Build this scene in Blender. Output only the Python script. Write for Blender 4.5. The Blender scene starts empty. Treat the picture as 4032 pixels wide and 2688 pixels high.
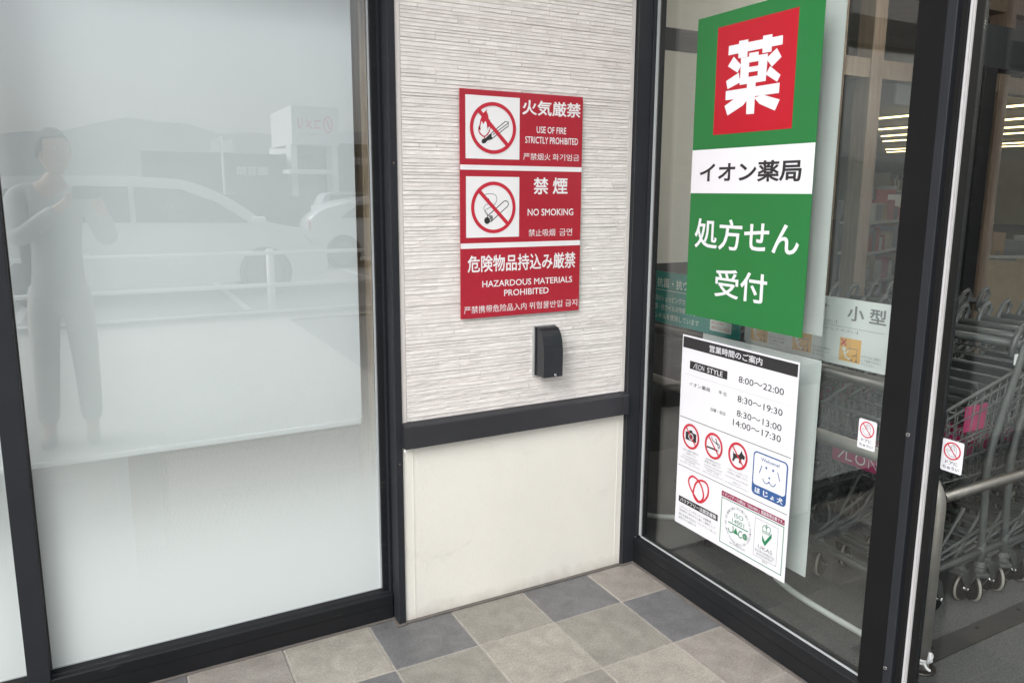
import bpy, bmesh, math, random
from mathutils import Vector, Matrix, Euler
R=math.radians
random.seed(7)
sc=bpy.context.scene
COL=sc.collection
# ------------------------------------------------------------------ camera
cam_d=bpy.data.cameras.new('camera'); cam=bpy.data.objects.new('camera',cam_d); COL.objects.link(cam)
right=Vector((0.88116545,-0.47277454,0.00562801)); down=Vector((-0.07553328,-0.15251079,-0.98541117)); fwd=Vector((0.46673565,0.86788518,-0.17009745))
CAMP=Vector((-1.63544,-2.15027,1.53009))
m=Matrix((( right.x,-down.x,-fwd.x,CAMP.x),(right.y,-down.y,-fwd.y,CAMP.y),(right.z,-down.z,-fwd.z,CAMP.z),(0,0,0,1)))
cam.matrix_world=m
cam_d.sensor_fit='HORIZONTAL'; cam_d.sensor_width=36; cam_d.lens=2994.16/4032*36
cam_d.shift_y=-(1344-1272.41)/4032; cam_d.clip_start=0.02; cam_d.clip_end=6000
sc.camera=cam
# ------------------------------------------------------------------ sky, sun, exposure
w=bpy.data.worlds.new('World'); sc.world=w; w.use_nodes=True
nt=w.node_tree; bg=nt.nodes['Background']
sky=nt.nodes.new('ShaderNodeTexSky'); sky.sky_type='NISHITA'; sky.sun_disc=False
SUN_EL,SUN_ROT=43,242
sky.sun_elevation=R(SUN_EL); sky.sun_rotation=R(SUN_ROT); sky.air_density=1.0; sky.dust_density=5.0; sky.ozone_density=1.0
hs=nt.nodes.new('ShaderNodeHueSaturation'); hs.inputs['Saturation'].default_value=0.24
nt.links.new(sky.outputs[0],hs.inputs['Color']); nt.links.new(hs.outputs[0],bg.inputs['Color'])
bg.inputs['Strength'].default_value=0.15
sd=bpy.data.lights.new('sun','SUN'); sd.energy=0.6; sd.angle=R(35); sd.color=(1.0,0.995,0.99)
so=bpy.data.objects.new('sun',sd); COL.objects.link(so)
# direction to the sun: Nishita rotation measured clockwise from +Y
az=R(SUN_ROT); dirv=Vector((math.sin(az)*math.cos(R(SUN_EL)),math.cos(az)*math.cos(R(SUN_EL)),math.sin(R(SUN_EL))))
so.rotation_euler=dirv.to_track_quat('Z','Y').to_euler(); so.location=(0,-6,12)
sc.view_settings.view_transform='Standard'; sc.view_settings.look='None'; sc.view_settings.gamma=1
sc.view_settings.exposure=0.70
sc.render.engine='CYCLES'
cy=sc.cycles; cy.max_bounces=10; cy.transparent_max_bounces=24; cy.glossy_bounces=5; cy.diffuse_bounces=4
cy.caustics_reflective=False; cy.caustics_refractive=False; cy.sample_clamp_indirect=6
try:
    cy.use_denoising=True; cy.denoiser='OPENIMAGEDENOISE'
except Exception: pass

# ------------------------------------------------------------------ materials
MATS={}
def srgb(r,g,b):
    f=lambda c:((c/255)/12.92 if c/255<=.04045 else ((c/255+.055)/1.055)**2.4)
    return (f(r),f(g),f(b))
def mat(name,col,rough=.5,metal=0.,var=.07,vs=9.,bump=0.,bs=200.,spec=.5,coat=0.,bd=.002,detail=4):
    if name in MATS: return MATS[name]
    m=bpy.data.materials.new(name); m.use_nodes=True; t=m.node_tree; b=t.nodes['Principled BSDF']
    b.inputs['Roughness'].default_value=rough; b.inputs['Metallic'].default_value=metal
    b.inputs['Specular IOR Level'].default_value=spec; b.inputs['Coat Weight'].default_value=coat
    tc=t.nodes.new('ShaderNodeTexCoord')
    n=t.nodes.new('ShaderNodeTexNoise'); n.inputs['Scale'].default_value=vs; n.inputs['Detail'].default_value=detail; n.inputs['Roughness'].default_value=.6
    t.links.new(tc.outputs['Object'],n.inputs['Vector'])
    rp=t.nodes.new('ShaderNodeValToRGB'); rp.color_ramp.elements[0].position=.3; rp.color_ramp.elements[1].position=.7
    rp.color_ramp.elements[0].color=(*[c*(1-var) for c in col],1); rp.color_ramp.elements[1].color=(*[min(1,c*(1+var)) for c in col],1)
    t.links.new(n.outputs['Fac'],rp.inputs['Fac']); t.links.new(rp.outputs['Color'],b.inputs['Base Color'])
    if bump>0:
        n2=t.nodes.new('ShaderNodeTexNoise'); n2.inputs['Scale'].default_value=bs; n2.inputs['Detail'].default_value=3
        t.links.new(tc.outputs['Object'],n2.inputs['Vector'])
        bp=t.nodes.new('ShaderNodeBump'); bp.inputs['Strength'].default_value=bump; bp.inputs['Distance'].default_value=bd
        t.links.new(n2.outputs['Fac'],bp.inputs['Height']); t.links.new(bp.outputs['Normal'],b.inputs['Normal'])
    MATS[name]=m; return m
def emat(name,col,s):
    m=bpy.data.materials.new(name); m.use_nodes=True; t=m.node_tree; b=t.nodes['Principled BSDF']
    b.inputs['Base Color'].default_value=(*col,1); b.inputs['Emission Color'].default_value=(*col,1); b.inputs['Emission Strength'].default_value=s
    return m
def glassmat(name,tint,f0=.045):
    m=bpy.data.materials.new(name); m.use_nodes=True; t=m.node_tree; t.nodes.remove(t.nodes['Principled BSDF'])
    out=t.nodes['Material Output']
    lw=t.nodes.new('ShaderNodeLayerWeight'); lw.inputs['Blend'].default_value=.5
    p=t.nodes.new('ShaderNodeMath'); p.operation='POWER'; p.inputs[1].default_value=5; t.links.new(lw.outputs['Facing'],p.inputs[0])
    a=t.nodes.new('ShaderNodeMath'); a.operation='MULTIPLY_ADD'; a.inputs[1].default_value=1-f0; a.inputs[2].default_value=f0; t.links.new(p.outputs[0],a.inputs[0])
    tr=t.nodes.new('ShaderNodeBsdfTransparent'); tr.inputs['Color'].default_value=(*tint,1)
    gl=t.nodes.new('ShaderNodeBsdfGlossy'); gl.inputs['Roughness'].default_value=0.0; gl.inputs['Color'].default_value=(1,1,1,1)
    mx=t.nodes.new('ShaderNodeMixShader'); t.links.new(a.outputs[0],mx.inputs[0]); t.links.new(tr.outputs[0],mx.inputs[1]); t.links.new(gl.outputs[0],mx.inputs[2])
    t.links.new(mx.outputs[0],out.inputs['Surface'])
    return m
def filmmat(name):
    """white dots printed on clear film, small near the top and closing up towards the foot of the pane"""
    m=bpy.data.materials.new(name); m.use_nodes=True; t=m.node_tree; t.nodes.remove(t.nodes['Principled BSDF']); out=t.nodes['Material Output']
    N=lambda k:t.nodes.new('ShaderNode'+k)
    def M(op,a,b=None,c=None):
        n=N('Math'); n.operation=op
        for i,v in enumerate((a,b,c)):
            if v is None: continue
            if isinstance(v,(int,float)): n.inputs[i].default_value=v
            else: t.links.new(v,n.inputs[i])
        return n.outputs[0]
    tc=N('TexCoord'); sp=N('SeparateXYZ'); t.links.new(tc.outputs['Object'],sp.inputs[0])
    pit=.0052
    x=M('MULTIPLY',sp.outputs['X'],1/pit); z=M('MULTIPLY',sp.outputs['Z'],1/pit)
    u=M('MULTIPLY',M('ADD',x,z),.7071); v=M('MULTIPLY',M('SUBTRACT',x,z),.7071)
    fu=M('SUBTRACT',M('FRACT',u),.5); fv=M('SUBTRACT',M('FRACT',v),.5)
    d=M('SQRT',M('ADD',M('MULTIPLY',fu,fu),M('MULTIPLY',fv,fv)))
    # radius of dot by height
    mr=N('MapRange'); mr.inputs['From Min'].default_value=1.20; mr.inputs['From Max'].default_value=.23; mr.inputs['To Min'].default_value=.0; mr.inputs['To Max'].default_value=.72
    mr.clamp=True; t.links.new(sp.outputs['Z'],mr.inputs['Value'])
    fac=M('LESS_THAN',d,mr.outputs[0])
    tr=N('BsdfTransparent'); df=N('BsdfDiffuse'); df.inputs['Color'].default_value=(.70,.76,.755,1)
    tl=N('BsdfTranslucent'); tl.inputs['Color'].default_value=(.7,.76,.76,1)
    m1=N('MixShader'); m1.inputs[0].default_value=.10; t.links.new(df.outputs[0],m1.inputs[1]); t.links.new(tl.outputs[0],m1.inputs[2])
    m2=N('MixShader'); t.links.new(fac,m2.inputs[0]); t.links.new(tr.outputs[0],m2.inputs[1]); t.links.new(m1.outputs[0],m2.inputs[2])
    t.links.new(m2.outputs[0],out.inputs['Surface']); return m
def woodmat(name,c1,c2):
    m=bpy.data.materials.new(name); m.use_nodes=True; t=m.node_tree; b=t.nodes['Principled BSDF']; b.inputs['Roughness'].default_value=.5
    tc=t.nodes.new('ShaderNodeTexCoord'); mp=t.nodes.new('ShaderNodeMapping'); mp.inputs['Scale'].default_value=(40,40,2.2)
    n=t.nodes.new('ShaderNodeTexNoise'); n.inputs['Scale'].default_value=1.6; n.inputs['Detail'].default_value=6; n.inputs['Distortion'].default_value=.6
    rp=t.nodes.new('ShaderNodeValToRGB'); rp.color_ramp.elements[0].position=.35; rp.color_ramp.elements[1].position=.68
    rp.color_ramp.elements[0].color=(*c1,1); rp.color_ramp.elements[1].color=(*c2,1)
    t.links.new(tc.outputs['Object'],mp.inputs[0]); t.links.new(mp.outputs[0],n.inputs['Vector']); t.links.new(n.outputs['Fac'],rp.inputs['Fac']); t.links.new(rp.outputs['Color'],b.inputs['Base Color'])
    return m
def tilemat(name,c,v,stain):
    """fired stoneware tile: soft cloudy mottling with a few darker veins and specks"""
    m=bpy.data.materials.new(name); m.use_nodes=True; t=m.node_tree; b=t.nodes['Principled BSDF']; b.inputs['Roughness'].default_value=.55
    N=lambda k:t.nodes.new('ShaderNode'+k)
    tc=N('TexCoord'); n=N('TexNoise'); n.inputs['Scale'].default_value=14; n.inputs['Detail'].default_value=8; n.inputs['Roughness'].default_value=.62; n.inputs['Distortion'].default_value=.5
    t.links.new(tc.outputs['Object'],n.inputs['Vector'])
    r=N('ValToRGB'); r.color_ramp.elements[0].position=.34; r.color_ramp.elements[1].position=.66
    r.color_ramp.elements[0].color=(*[q*(1-v) for q in c],1); r.color_ramp.elements[1].color=(*[q*(1+v) for q in c],1)
    t.links.new(n.outputs['Fac'],r.inputs['Fac'])
    n2=N('TexNoise'); n2.inputs['Scale'].default_value=33; n2.inputs['Detail'].default_value=6; n2.inputs['Distortion'].default_value=2.0
    mp=N('Mapping'); mp.inputs['Scale'].default_value=(1,2.3,1); mp.inputs['Location'].default_value=(3.1,7.7,0); t.links.new(tc.outputs['Object'],mp.inputs[0]); t.links.new(mp.outputs[0],n2.inputs['Vector'])
    r2=N('ValToRGB'); r2.color_ramp.elements[0].position=.64; r2.color_ramp.elements[1].position=.74; r2.color_ramp.elements[0].color=(0,0,0,1); r2.color_ramp.elements[1].color=(stain,)*3+(1,)
    t.links.new(n2.outputs['Fac'],r2.inputs['Fac'])
    mx=N('Mix'); mx.data_type='RGBA'; mx.inputs['B'].default_value=(*[q*.45 for q in c],1)
    t.links.new(r2.outputs['Color'],mx.inputs['Factor']); t.links.new(r.outputs['Color'],mx.inputs['A']); t.links.new(mx.outputs['Result'],b.inputs['Base Color'])
    n3=N('TexNoise'); n3.inputs['Scale'].default_value=150; n3.inputs['Detail'].default_value=3; t.links.new(tc.outputs['Object'],n3.inputs['Vector'])
    r3=N('ValToRGB'); r3.color_ramp.elements[0].position=.30; r3.color_ramp.elements[1].position=.70; r3.color_ramp.elements[0].color=(.80,.80,.80,1); r3.color_ramp.elements[1].color=(1.16,1.16,1.16,1); t.links.new(n3.outputs['Fac'],r3.inputs['Fac'])
    mg=N('Mix'); mg.data_type='RGBA'; mg.blend_type='MULTIPLY'; mg.inputs['Factor'].default_value=1; t.links.new(mx.outputs['Result'],mg.inputs['A']); t.links.new(r3.outputs['Color'],mg.inputs['B']); t.links.new(mg.outputs['Result'],b.inputs['Base Color'])
    bp=N('Bump'); bp.inputs['Strength'].default_value=.25; bp.inputs['Distance'].default_value=.002; t.links.new(n.outputs['Fac'],bp.inputs['Height']); t.links.new(bp.outputs['Normal'],b.inputs['Normal'])
    return m

BLACK=mat('black_aluminium',(.009,.010,.012),.5,0,.15,6,spec=.3)
def scuff(m,loc,sc_,amt):
    t=m.node_tree; b=t.nodes['Principled BSDF']; N=lambda k:t.nodes.new('ShaderNode'+k); src=b.inputs['Base Color'].links[0].from_socket
    tc=N('TexCoord'); mp=N('Mapping'); mp.inputs['Location'].default_value=loc; mp.inputs['Scale'].default_value=sc_; t.links.new(tc.outputs['Object'],mp.inputs[0])
    n=N('TexNoise'); n.inputs['Scale'].default_value=1; n.inputs['Detail'].default_value=7; n.inputs['Roughness'].default_value=.7; t.links.new(mp.outputs[0],n.inputs['Vector'])
    rp=N('ValToRGB'); rp.color_ramp.elements[0].position=.62; rp.color_ramp.elements[1].position=.80; rp.color_ramp.elements[0].color=(0,0,0,1); rp.color_ramp.elements[1].color=(amt,amt,amt,1); t.links.new(n.outputs['Fac'],rp.inputs['Fac'])
    mx=N('Mix'); mx.data_type='RGBA'; mx.inputs['B'].default_value=(.16,.155,.145,1); t.links.new(rp.outputs['Color'],mx.inputs['Factor']); t.links.new(src,mx.inputs['A']); t.links.new(mx.outputs['Result'],b.inputs['Base Color'])
scuff(BLACK,(1.3,4.1,2.2),(7,7,90),.6)
BLACK2=mat('charcoal_aluminium',(.018,.020,.025),.55,0,.1,6,spec=.3)
RAILM=mat('painted_flashing',(.025,.026,.031),.42,0,.08,20)
GASK=mat('grey_gasket',(.42,.45,.46),.5)
GASKD=mat('dark_gasket',(.06,.055,.055),.6)
WHITEP=mat('white_print',(.80,.80,.82),.4,0,.02)
REDS=mat('sign_red',srgb(168,32,50),.35,0,.04,5)
REDP=mat('print_red',srgb(188,32,54),.45,0,.03)
BLK=mat('print_black',(.018,.018,.02),.5,0,.05)
GREY=mat('print_grey',(.16,.165,.17),.5,0,.05)
GREEN=mat('poster_green',srgb(27,108,52),.38,0,.04,4)
PRED=mat('poster_red',srgb(170,9,32),.38,0,.03,4)
WHITEPOST=mat('poster_white',(.69,.70,.745),.38,0,.02,3)
BLUE=mat('print_blue',srgb(42,84,140),.45)
MAG=mat('print_magenta',srgb(132,26,66),.45)
DGREEN=mat('print_green',srgb(28,118,78),.45)
STEEL=mat('brushed_steel',(.20,.19,.178),.42,1,.1,30)
CHROME=mat('bright_steel',(.7,.7,.7),.2,1,.05)
def plastermat():
    m=mat('cream_render',(.745,.732,.675),.85,0,.03,3,bump=.5,bs=150,bd=.003)
    t=m.node_tree; b=t.nodes['Principled BSDF']; N=lambda k:t.nodes.new('ShaderNode'+k)
    src=b.inputs['Base Color'].links[0].from_socket; tc=N('TexCoord')
    n=N('TexNoise'); n.inputs['Scale'].default_value=5.5; n.inputs['Detail'].default_value=9; n.inputs['Roughness'].default_value=.72; n.inputs['Distortion'].default_value=.8
    mp=N('Mapping'); mp.inputs['Location'].default_value=(2.3,.4,5.1); mp.inputs['Scale'].default_value=(1,1,1.6); t.links.new(tc.outputs['Object'],mp.inputs[0]); t.links.new(mp.outputs[0],n.inputs['Vector'])
    r1=N('ValToRGB'); r1.color_ramp.elements[0].position=.58; r1.color_ramp.elements[1].position=.80; r1.color_ramp.elements[0].color=(0,0,0,1); r1.color_ramp.elements[1].color=(.30,.30,.30,1); t.links.new(n.outputs['Fac'],r1.inputs['Fac'])
    mx=N('Mix'); mx.data_type='RGBA'; mx.inputs['B'].default_value=(.44,.42,.38,1); t.links.new(r1.outputs['Color'],mx.inputs['Factor']); t.links.new(src,mx.inputs['A'])
    # splash dirt: a ragged tide mark just over the tiles
    sp=N('SeparateXYZ'); t.links.new(tc.outputs['Object'],sp.inputs[0]); n3=N('TexNoise'); n3.inputs['Scale'].default_value=18; n3.inputs['Detail'].default_value=5; t.links.new(tc.outputs['Object'],n3.inputs['Vector'])
    ad=N('Math'); ad.operation='MULTIPLY_ADD'; ad.inputs[1].default_value=-.07; t.links.new(n3.outputs['Fac'],ad.inputs[0]); t.links.new(sp.outputs['Z'],ad.inputs[2])
    mr=N('MapRange'); mr.inputs['From Min'].default_value=-.03; mr.inputs['From Max'].default_value=.02; mr.inputs['To Min'].default_value=.45; mr.inputs['To Max'].default_value=0; t.links.new(ad.outputs[0],mr.inputs['Value'])
    m2=N('Mix'); m2.data_type='RGBA'; m2.inputs['B'].default_value=(.40,.37,.32,1); t.links.new(mr.outputs[0],m2.inputs['Factor']); t.links.new(mx.outputs['Result'],m2.inputs['A']); t.links.new(m2.outputs['Result'],b.inputs['Base Color'])
    return m
PLASTER=plastermat()
SIDE=mat('ledge_siding',(.755,.728,.71),.8,0,.07,26,bump=.4,bs=95,bd=.003)
SIDE2=mat('ledge_siding_pink',(.715,.682,.665),.8,0,.10,22,bump=.5,bs=80,bd=.004)
SIDE3=mat('ledge_siding_pale',(.79,.765,.745),.8,0,.08,30,bump=.5,bs=100,bd=.003)
SEAL=mat('sealant',(.63,.60,.58),.7,0,.05)
SEALD=mat('floor_sealant',(.12,.108,.10),.75,0,.15,30)
GROUT=mat('grout',(.36,.34,.31),.9,0,.12,30)
BLIND=mat('blind_cloth',(.77,.835,.85),.8,0,.02,3,bump=.1,bs=300)
PALE=mat('pale_panel',(.72,.76,.76),.6,0,.04)
BEIGE=mat('beige_wall',(.66,.64,.58),.8,0,.05,2)
DKIN=mat('dark_wainscot',(.035,.033,.032),.6,0,.2,3)
CEIL=mat('ceiling_board',(.78,.75,.71),.8)
CARPET=mat('entrance_mat',(.078,.081,.082),.95,0,.45,160,bump=.8,bs=260,bd=.006)
CARTM=mat('cart_grey_metal',(.062,.070,.069),.6,0,.12,12)
CARTL=mat('cart_light_metal',(.085,.094,.093),.55,.1,.1,14)
CARTP=mat('cart_plastic',(.055,.062,.062),.4,0,.1,10)
PINK=mat('label_pink',srgb(160,40,92),.45)
RUB=mat('black_rubber',(.010,.010,.010),.75,spec=.2)
TYRE=mat('pale_tyre',(.30,.29,.26),.6)
GLASS=glassmat('window_glass',(.985,.992,.990),.10)
DGLASS=glassmat('door_glass',(.965,.98,.975),.065)
LGLASS=glassmat('leaf_glass',(.975,.985,.98),.032)
IGLASS=glassmat('inner_glass',(.98,.99,.985),.02)
FILM=filmmat('dot_film')
OAK=woodmat('oak_wood',(.44,.335,.225),(.66,.54,.39))
BROWN=woodmat('brown_wood',(.17,.13,.10),(.25,.195,.15))
LAMP=emat('warm_lamp',(1,.78,.36),3.2)
SPOT=emat('white_lamp',(1,.95,.85),110.0)
DRUM_FILL=emat('fill_drum_lamp',(1,.95,.86),48.0)  # fill light for the lamps added in the hall
ASPH=mat('bleached_paving',(.26,.26,.255),.9,0,.1,3,bump=.4,bs=90)
PAINTW=mat('white_paint',(.78,.78,.79),.35,0,.03,2,coat=.3)
CARWHITE=mat('car_white',(.82,.83,.84),.25,0,.02,1,coat=.8)
CARDARK=mat('car_dark',(.03,.031,.035),.25,0,.05,1,coat=.8)
CARGLASS=mat('car_glass',(.012,.014,.016),.06,0,.05,1)
SKIN=mat('skin',(.50,.33,.25),.55,0,.08,20)
HAIR=mat('black_hair',(.012,.010,.010),.5,0,.3,60,bump=.6,bs=150)
SHIRT=mat('pale_shirt',(.42,.43,.44),.85,0,.06,30,bump=.3,bs=40)
VEST=mat('dark_vest',(.045,.047,.055),.85,0,.1,30,bump=.3,bs=40)
TROUS=mat('grey_trousers',(.50,.50,.48),.85,0,.08,30,bump=.3,bs=40)
PHONE=mat('phone_black',(.010,.010,.012),.7,spec=.1)
TEAL=mat('notice_teal',srgb(18,130,122),.45,0,.04)
NOTW=mat('notice_white',(.66,.70,.70),.45,0,.03)
ORANGE=mat('notice_orange',srgb(214,166,92),.5,0,.05)
PAPERB=mat('paper_back',(.50,.545,.54),.7,0,.06,2)

# ------------------------------------------------------------------ mesh helpers
class MB:
    def __init__(s): s.bm=bmesh.new(); s.mats=[]
    def mi(s,m):
        if m is None: return 0
        if m not in s.mats: s.mats.append(m)
        return s.mats.index(m)
    def box(s,x0,x1,y0,y1,z0,z1,m=None,bev=0.,M=None):
        r=bmesh.ops.create_cube(s.bm,size=1); vs=r['verts']
        for v in vs: v.co=Vector(((x0+x1)/2+v.co.x*(x1-x0),(y0+y1)/2+v.co.y*(y1-y0),(z0+z1)/2+v.co.z*(z1-z0)))
        i=s.mi(m); fs=set(f for v in vs for f in v.link_faces)
        for f in fs: f.material_index=i
        if bev>0:
            es=list(set(e for v in vs for e in v.link_edges))
            rr=bmesh.ops.bevel(s.bm,geom=es,offset=bev,segments=2,affect='EDGES',profile=.5)
            vs=list(set(v for f in rr['faces'] for v in f.verts)|set(v for v in vs if v.is_valid))
            for f in rr['faces']: f.material_index=i
        if M is not None:
            allv=set(vs)
            for v in allv: v.co=M@v.co
        return s
    def tube(s,pts,r,m=None,n=10,closed=False,caps=True,smooth=True):
        pts=[Vector(p) for p in pts]; rs=r if isinstance(r,(list,tuple)) else [r]*len(pts); i=s.mi(m)
        rings=[]; L=len(pts); prev=None
        for k,p in enumerate(pts):
            a=pts[k-1] if (k>0 or closed) else p; b=pts[(k+1)%L] if (k<L-1 or closed) else p
            t=(b-a).normalized()
            if prev is None:
                u=t.orthogonal().normalized()
            else: u=(prev-t*prev.dot(t)).normalized()
            prev=u; v=t.cross(u)
            rings.append([s.bm.verts.new(p+(u*math.cos(2*math.pi*j/n)+v*math.sin(2*math.pi*j/n))*rs[k]) for j in range(n)])
        K=L if closed else L-1
        for k in range(K):
            A=rings[k];B=rings[(k+1)%L]
            for j in range(n):
                f=s.bm.faces.new((A[j],A[(j+1)%n],B[(j+1)%n],B[j])); f.material_index=i; f.smooth=smooth
        if caps and not closed:
            f=s.bm.faces.new(rings[0][::-1]); f.material_index=i; f=s.bm.faces.new(rings[-1]); f.material_index=i
        return s
    def poly(s,pts,m=None):
        f=s.bm.faces.new([s.bm.verts.new(p) for p in pts]); f.material_index=s.mi(m); return s
    def prism(s,pts,d,m=None,bev=0.,smooth=False):
        """closed outline pts (3-D, planar) pushed by vector d"""
        i=s.mi(m); d=Vector(d); a=[s.bm.verts.new(p) for p in pts]; b=[s.bm.verts.new(Vector(p)+d) for p in pts]
        fs=[s.bm.faces.new(a[::-1]),s.bm.faces.new(b)]; n=len(a)
        for j in range(n):
            f=s.bm.faces.new((a[j],a[(j+1)%n],b[(j+1)%n],b[j])); f.smooth=smooth; fs.append(f)
        for f in fs: f.material_index=i
        if bev>0:
            es=list(set(e for f in fs[:2] for e in f.edges)); rr=bmesh.ops.bevel(s.bm,geom=es,offset=bev,segments=2,affect='EDGES',profile=.5)
            for f in rr['faces']: f.material_index=i
        return s
    def disc(s,c,ax,r,h,m=None,n=20,r2=None):
        c=Vector(c); ax=Vector(ax).normalized(); return s.tube([c-ax*h/2,c+ax*h/2],[r,r if r2 is None else r2],m,n)
    def build(s,name,parent=None,base=None,m=None,recalc=True):
        if recalc: bmesh.ops.recalc_face_normals(s.bm,faces=s.bm.faces)
        me=bpy.data.meshes.new(name); s.bm.to_mesh(me); s.bm.free()
        for q in (s.mats or [m]): 
            if q: me.materials.append(q)
        o=bpy.data.objects.new(name,me); COL.objects.link(o)
        if parent is not None:
            o.parent=parent; o.location=-wpos(parent)
        return o
def wpos(o):
    p=Vector(o.location)
    while o.parent: o=o.parent; p+=Vector(o.location)
    return p
def tag(o,label=None,cat=None,group=None,kind=None):
    if label: o['label']=label
    if cat: o['category']=cat
    if group: o['group']=group
    if kind: o['kind']=kind
    return o
def empty(name,loc,label=None,cat=None,group=None,kind=None):
    o=bpy.data.objects.new(name,None); o.empty_display_size=.1; o.location=loc; COL.objects.link(o); return tag(o,label,cat,group,kind)
def copy_tree(o,parent=None,loc=None):
    c=o.copy(); COL.objects.link(c)
    if parent is not None: c.parent=parent
    if loc is not None: c.location=loc
    for ch in [x for x in list(o.children)]: copy_tree(ch,c)
    return c
_tc={}
def textmesh(s,bold=0.):
    k=(s,bold)
    if k in _tc: return _tc[k]
    c=bpy.data.curves.new('lettering','FONT'); c.body=s; c.resolution_u=3
    o=bpy.data.objects.new('lettering',c); COL.objects.link(o); bpy.context.view_layer.update()
    me=bpy.data.meshes.new_from_object(o.evaluated_get(bpy.context.evaluated_depsgraph_get()))
    vs=[(v.co.x,v.co.y) for v in me.vertices]; fs=[tuple(p.vertices) for p in me.polygons]
    bpy.data.objects.remove(o); bpy.data.curves.remove(c); bpy.data.meshes.remove(me)
    if bold:
        ec={}
        for f in fs:
            for a,b in zip(f,f[1:]+f[:1]): ec.setdefault(tuple(sorted((a,b))),[]).append((a,b,f))
        acc={}
        for l in ec.values():
            if len(l)!=1: continue
            a,b,f=l[0]; dx,dy=vs[b][0]-vs[a][0],vs[b][1]-vs[a][1]; L=math.hypot(dx,dy)
            if L<1e-9: continue
            nx,ny=dy/L,-dx/L; o_=next(i for i in f if i not in (a,b))
            cx=sum(vs[i][0] for i in f)/len(f)-vs[a][0]; cy_=sum(vs[i][1] for i in f)/len(f)-vs[a][1]
            if cx*nx+cy_*ny>0: nx,ny=-nx,-ny
            for i in (a,b): acc.setdefault(i,[]).append((nx,ny))
        for i,ns in acc.items():
            sx,sy=sum(n[0] for n in ns),sum(n[1] for n in ns); L=math.hypot(sx,sy)
            if L<1e-6: continue
            ux,uy=sx/L,sy/L; k_=min(1.5,1/max(.3,min(ux*n[0]+uy*n[1] for n in ns)))
            vs[i]=(vs[i][0]+ux*bold*k_,vs[i][1]+uy*bold*k_)
    xs=[v[0] for v in vs]; ys=[v[1] for v in vs]; x0,x1,y0,y1=min(xs),max(xs),min(ys),max(ys)
    _tc[k]=([((x-x0)/(x1-x0),(y-y0)/(y1-y0)) for x,y in vs],fs); return _tc[k]
def catmull(P,closed=False,n=8):
    out=[];L=len(P)
    rng=range(L if closed else L-1)
    for i in rng:
        g=lambda j:P[j%L] if closed else P[max(0,min(L-1,j))]
        p0,p1,p2,p3=g(i-1),g(i),g(i+1),g(i+2)
        for k in range(n):
            t=k/n
            out.append(tuple(.5*((2*b)+(-a+c)*t+(2*a-5*b+4*c-d)*t*t+(-a+3*b-3*c+d)*t**3) for a,b,c,d in zip(p0,p1,p2,p3)))
    if not closed: out.append(P[-1])
    return out
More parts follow.
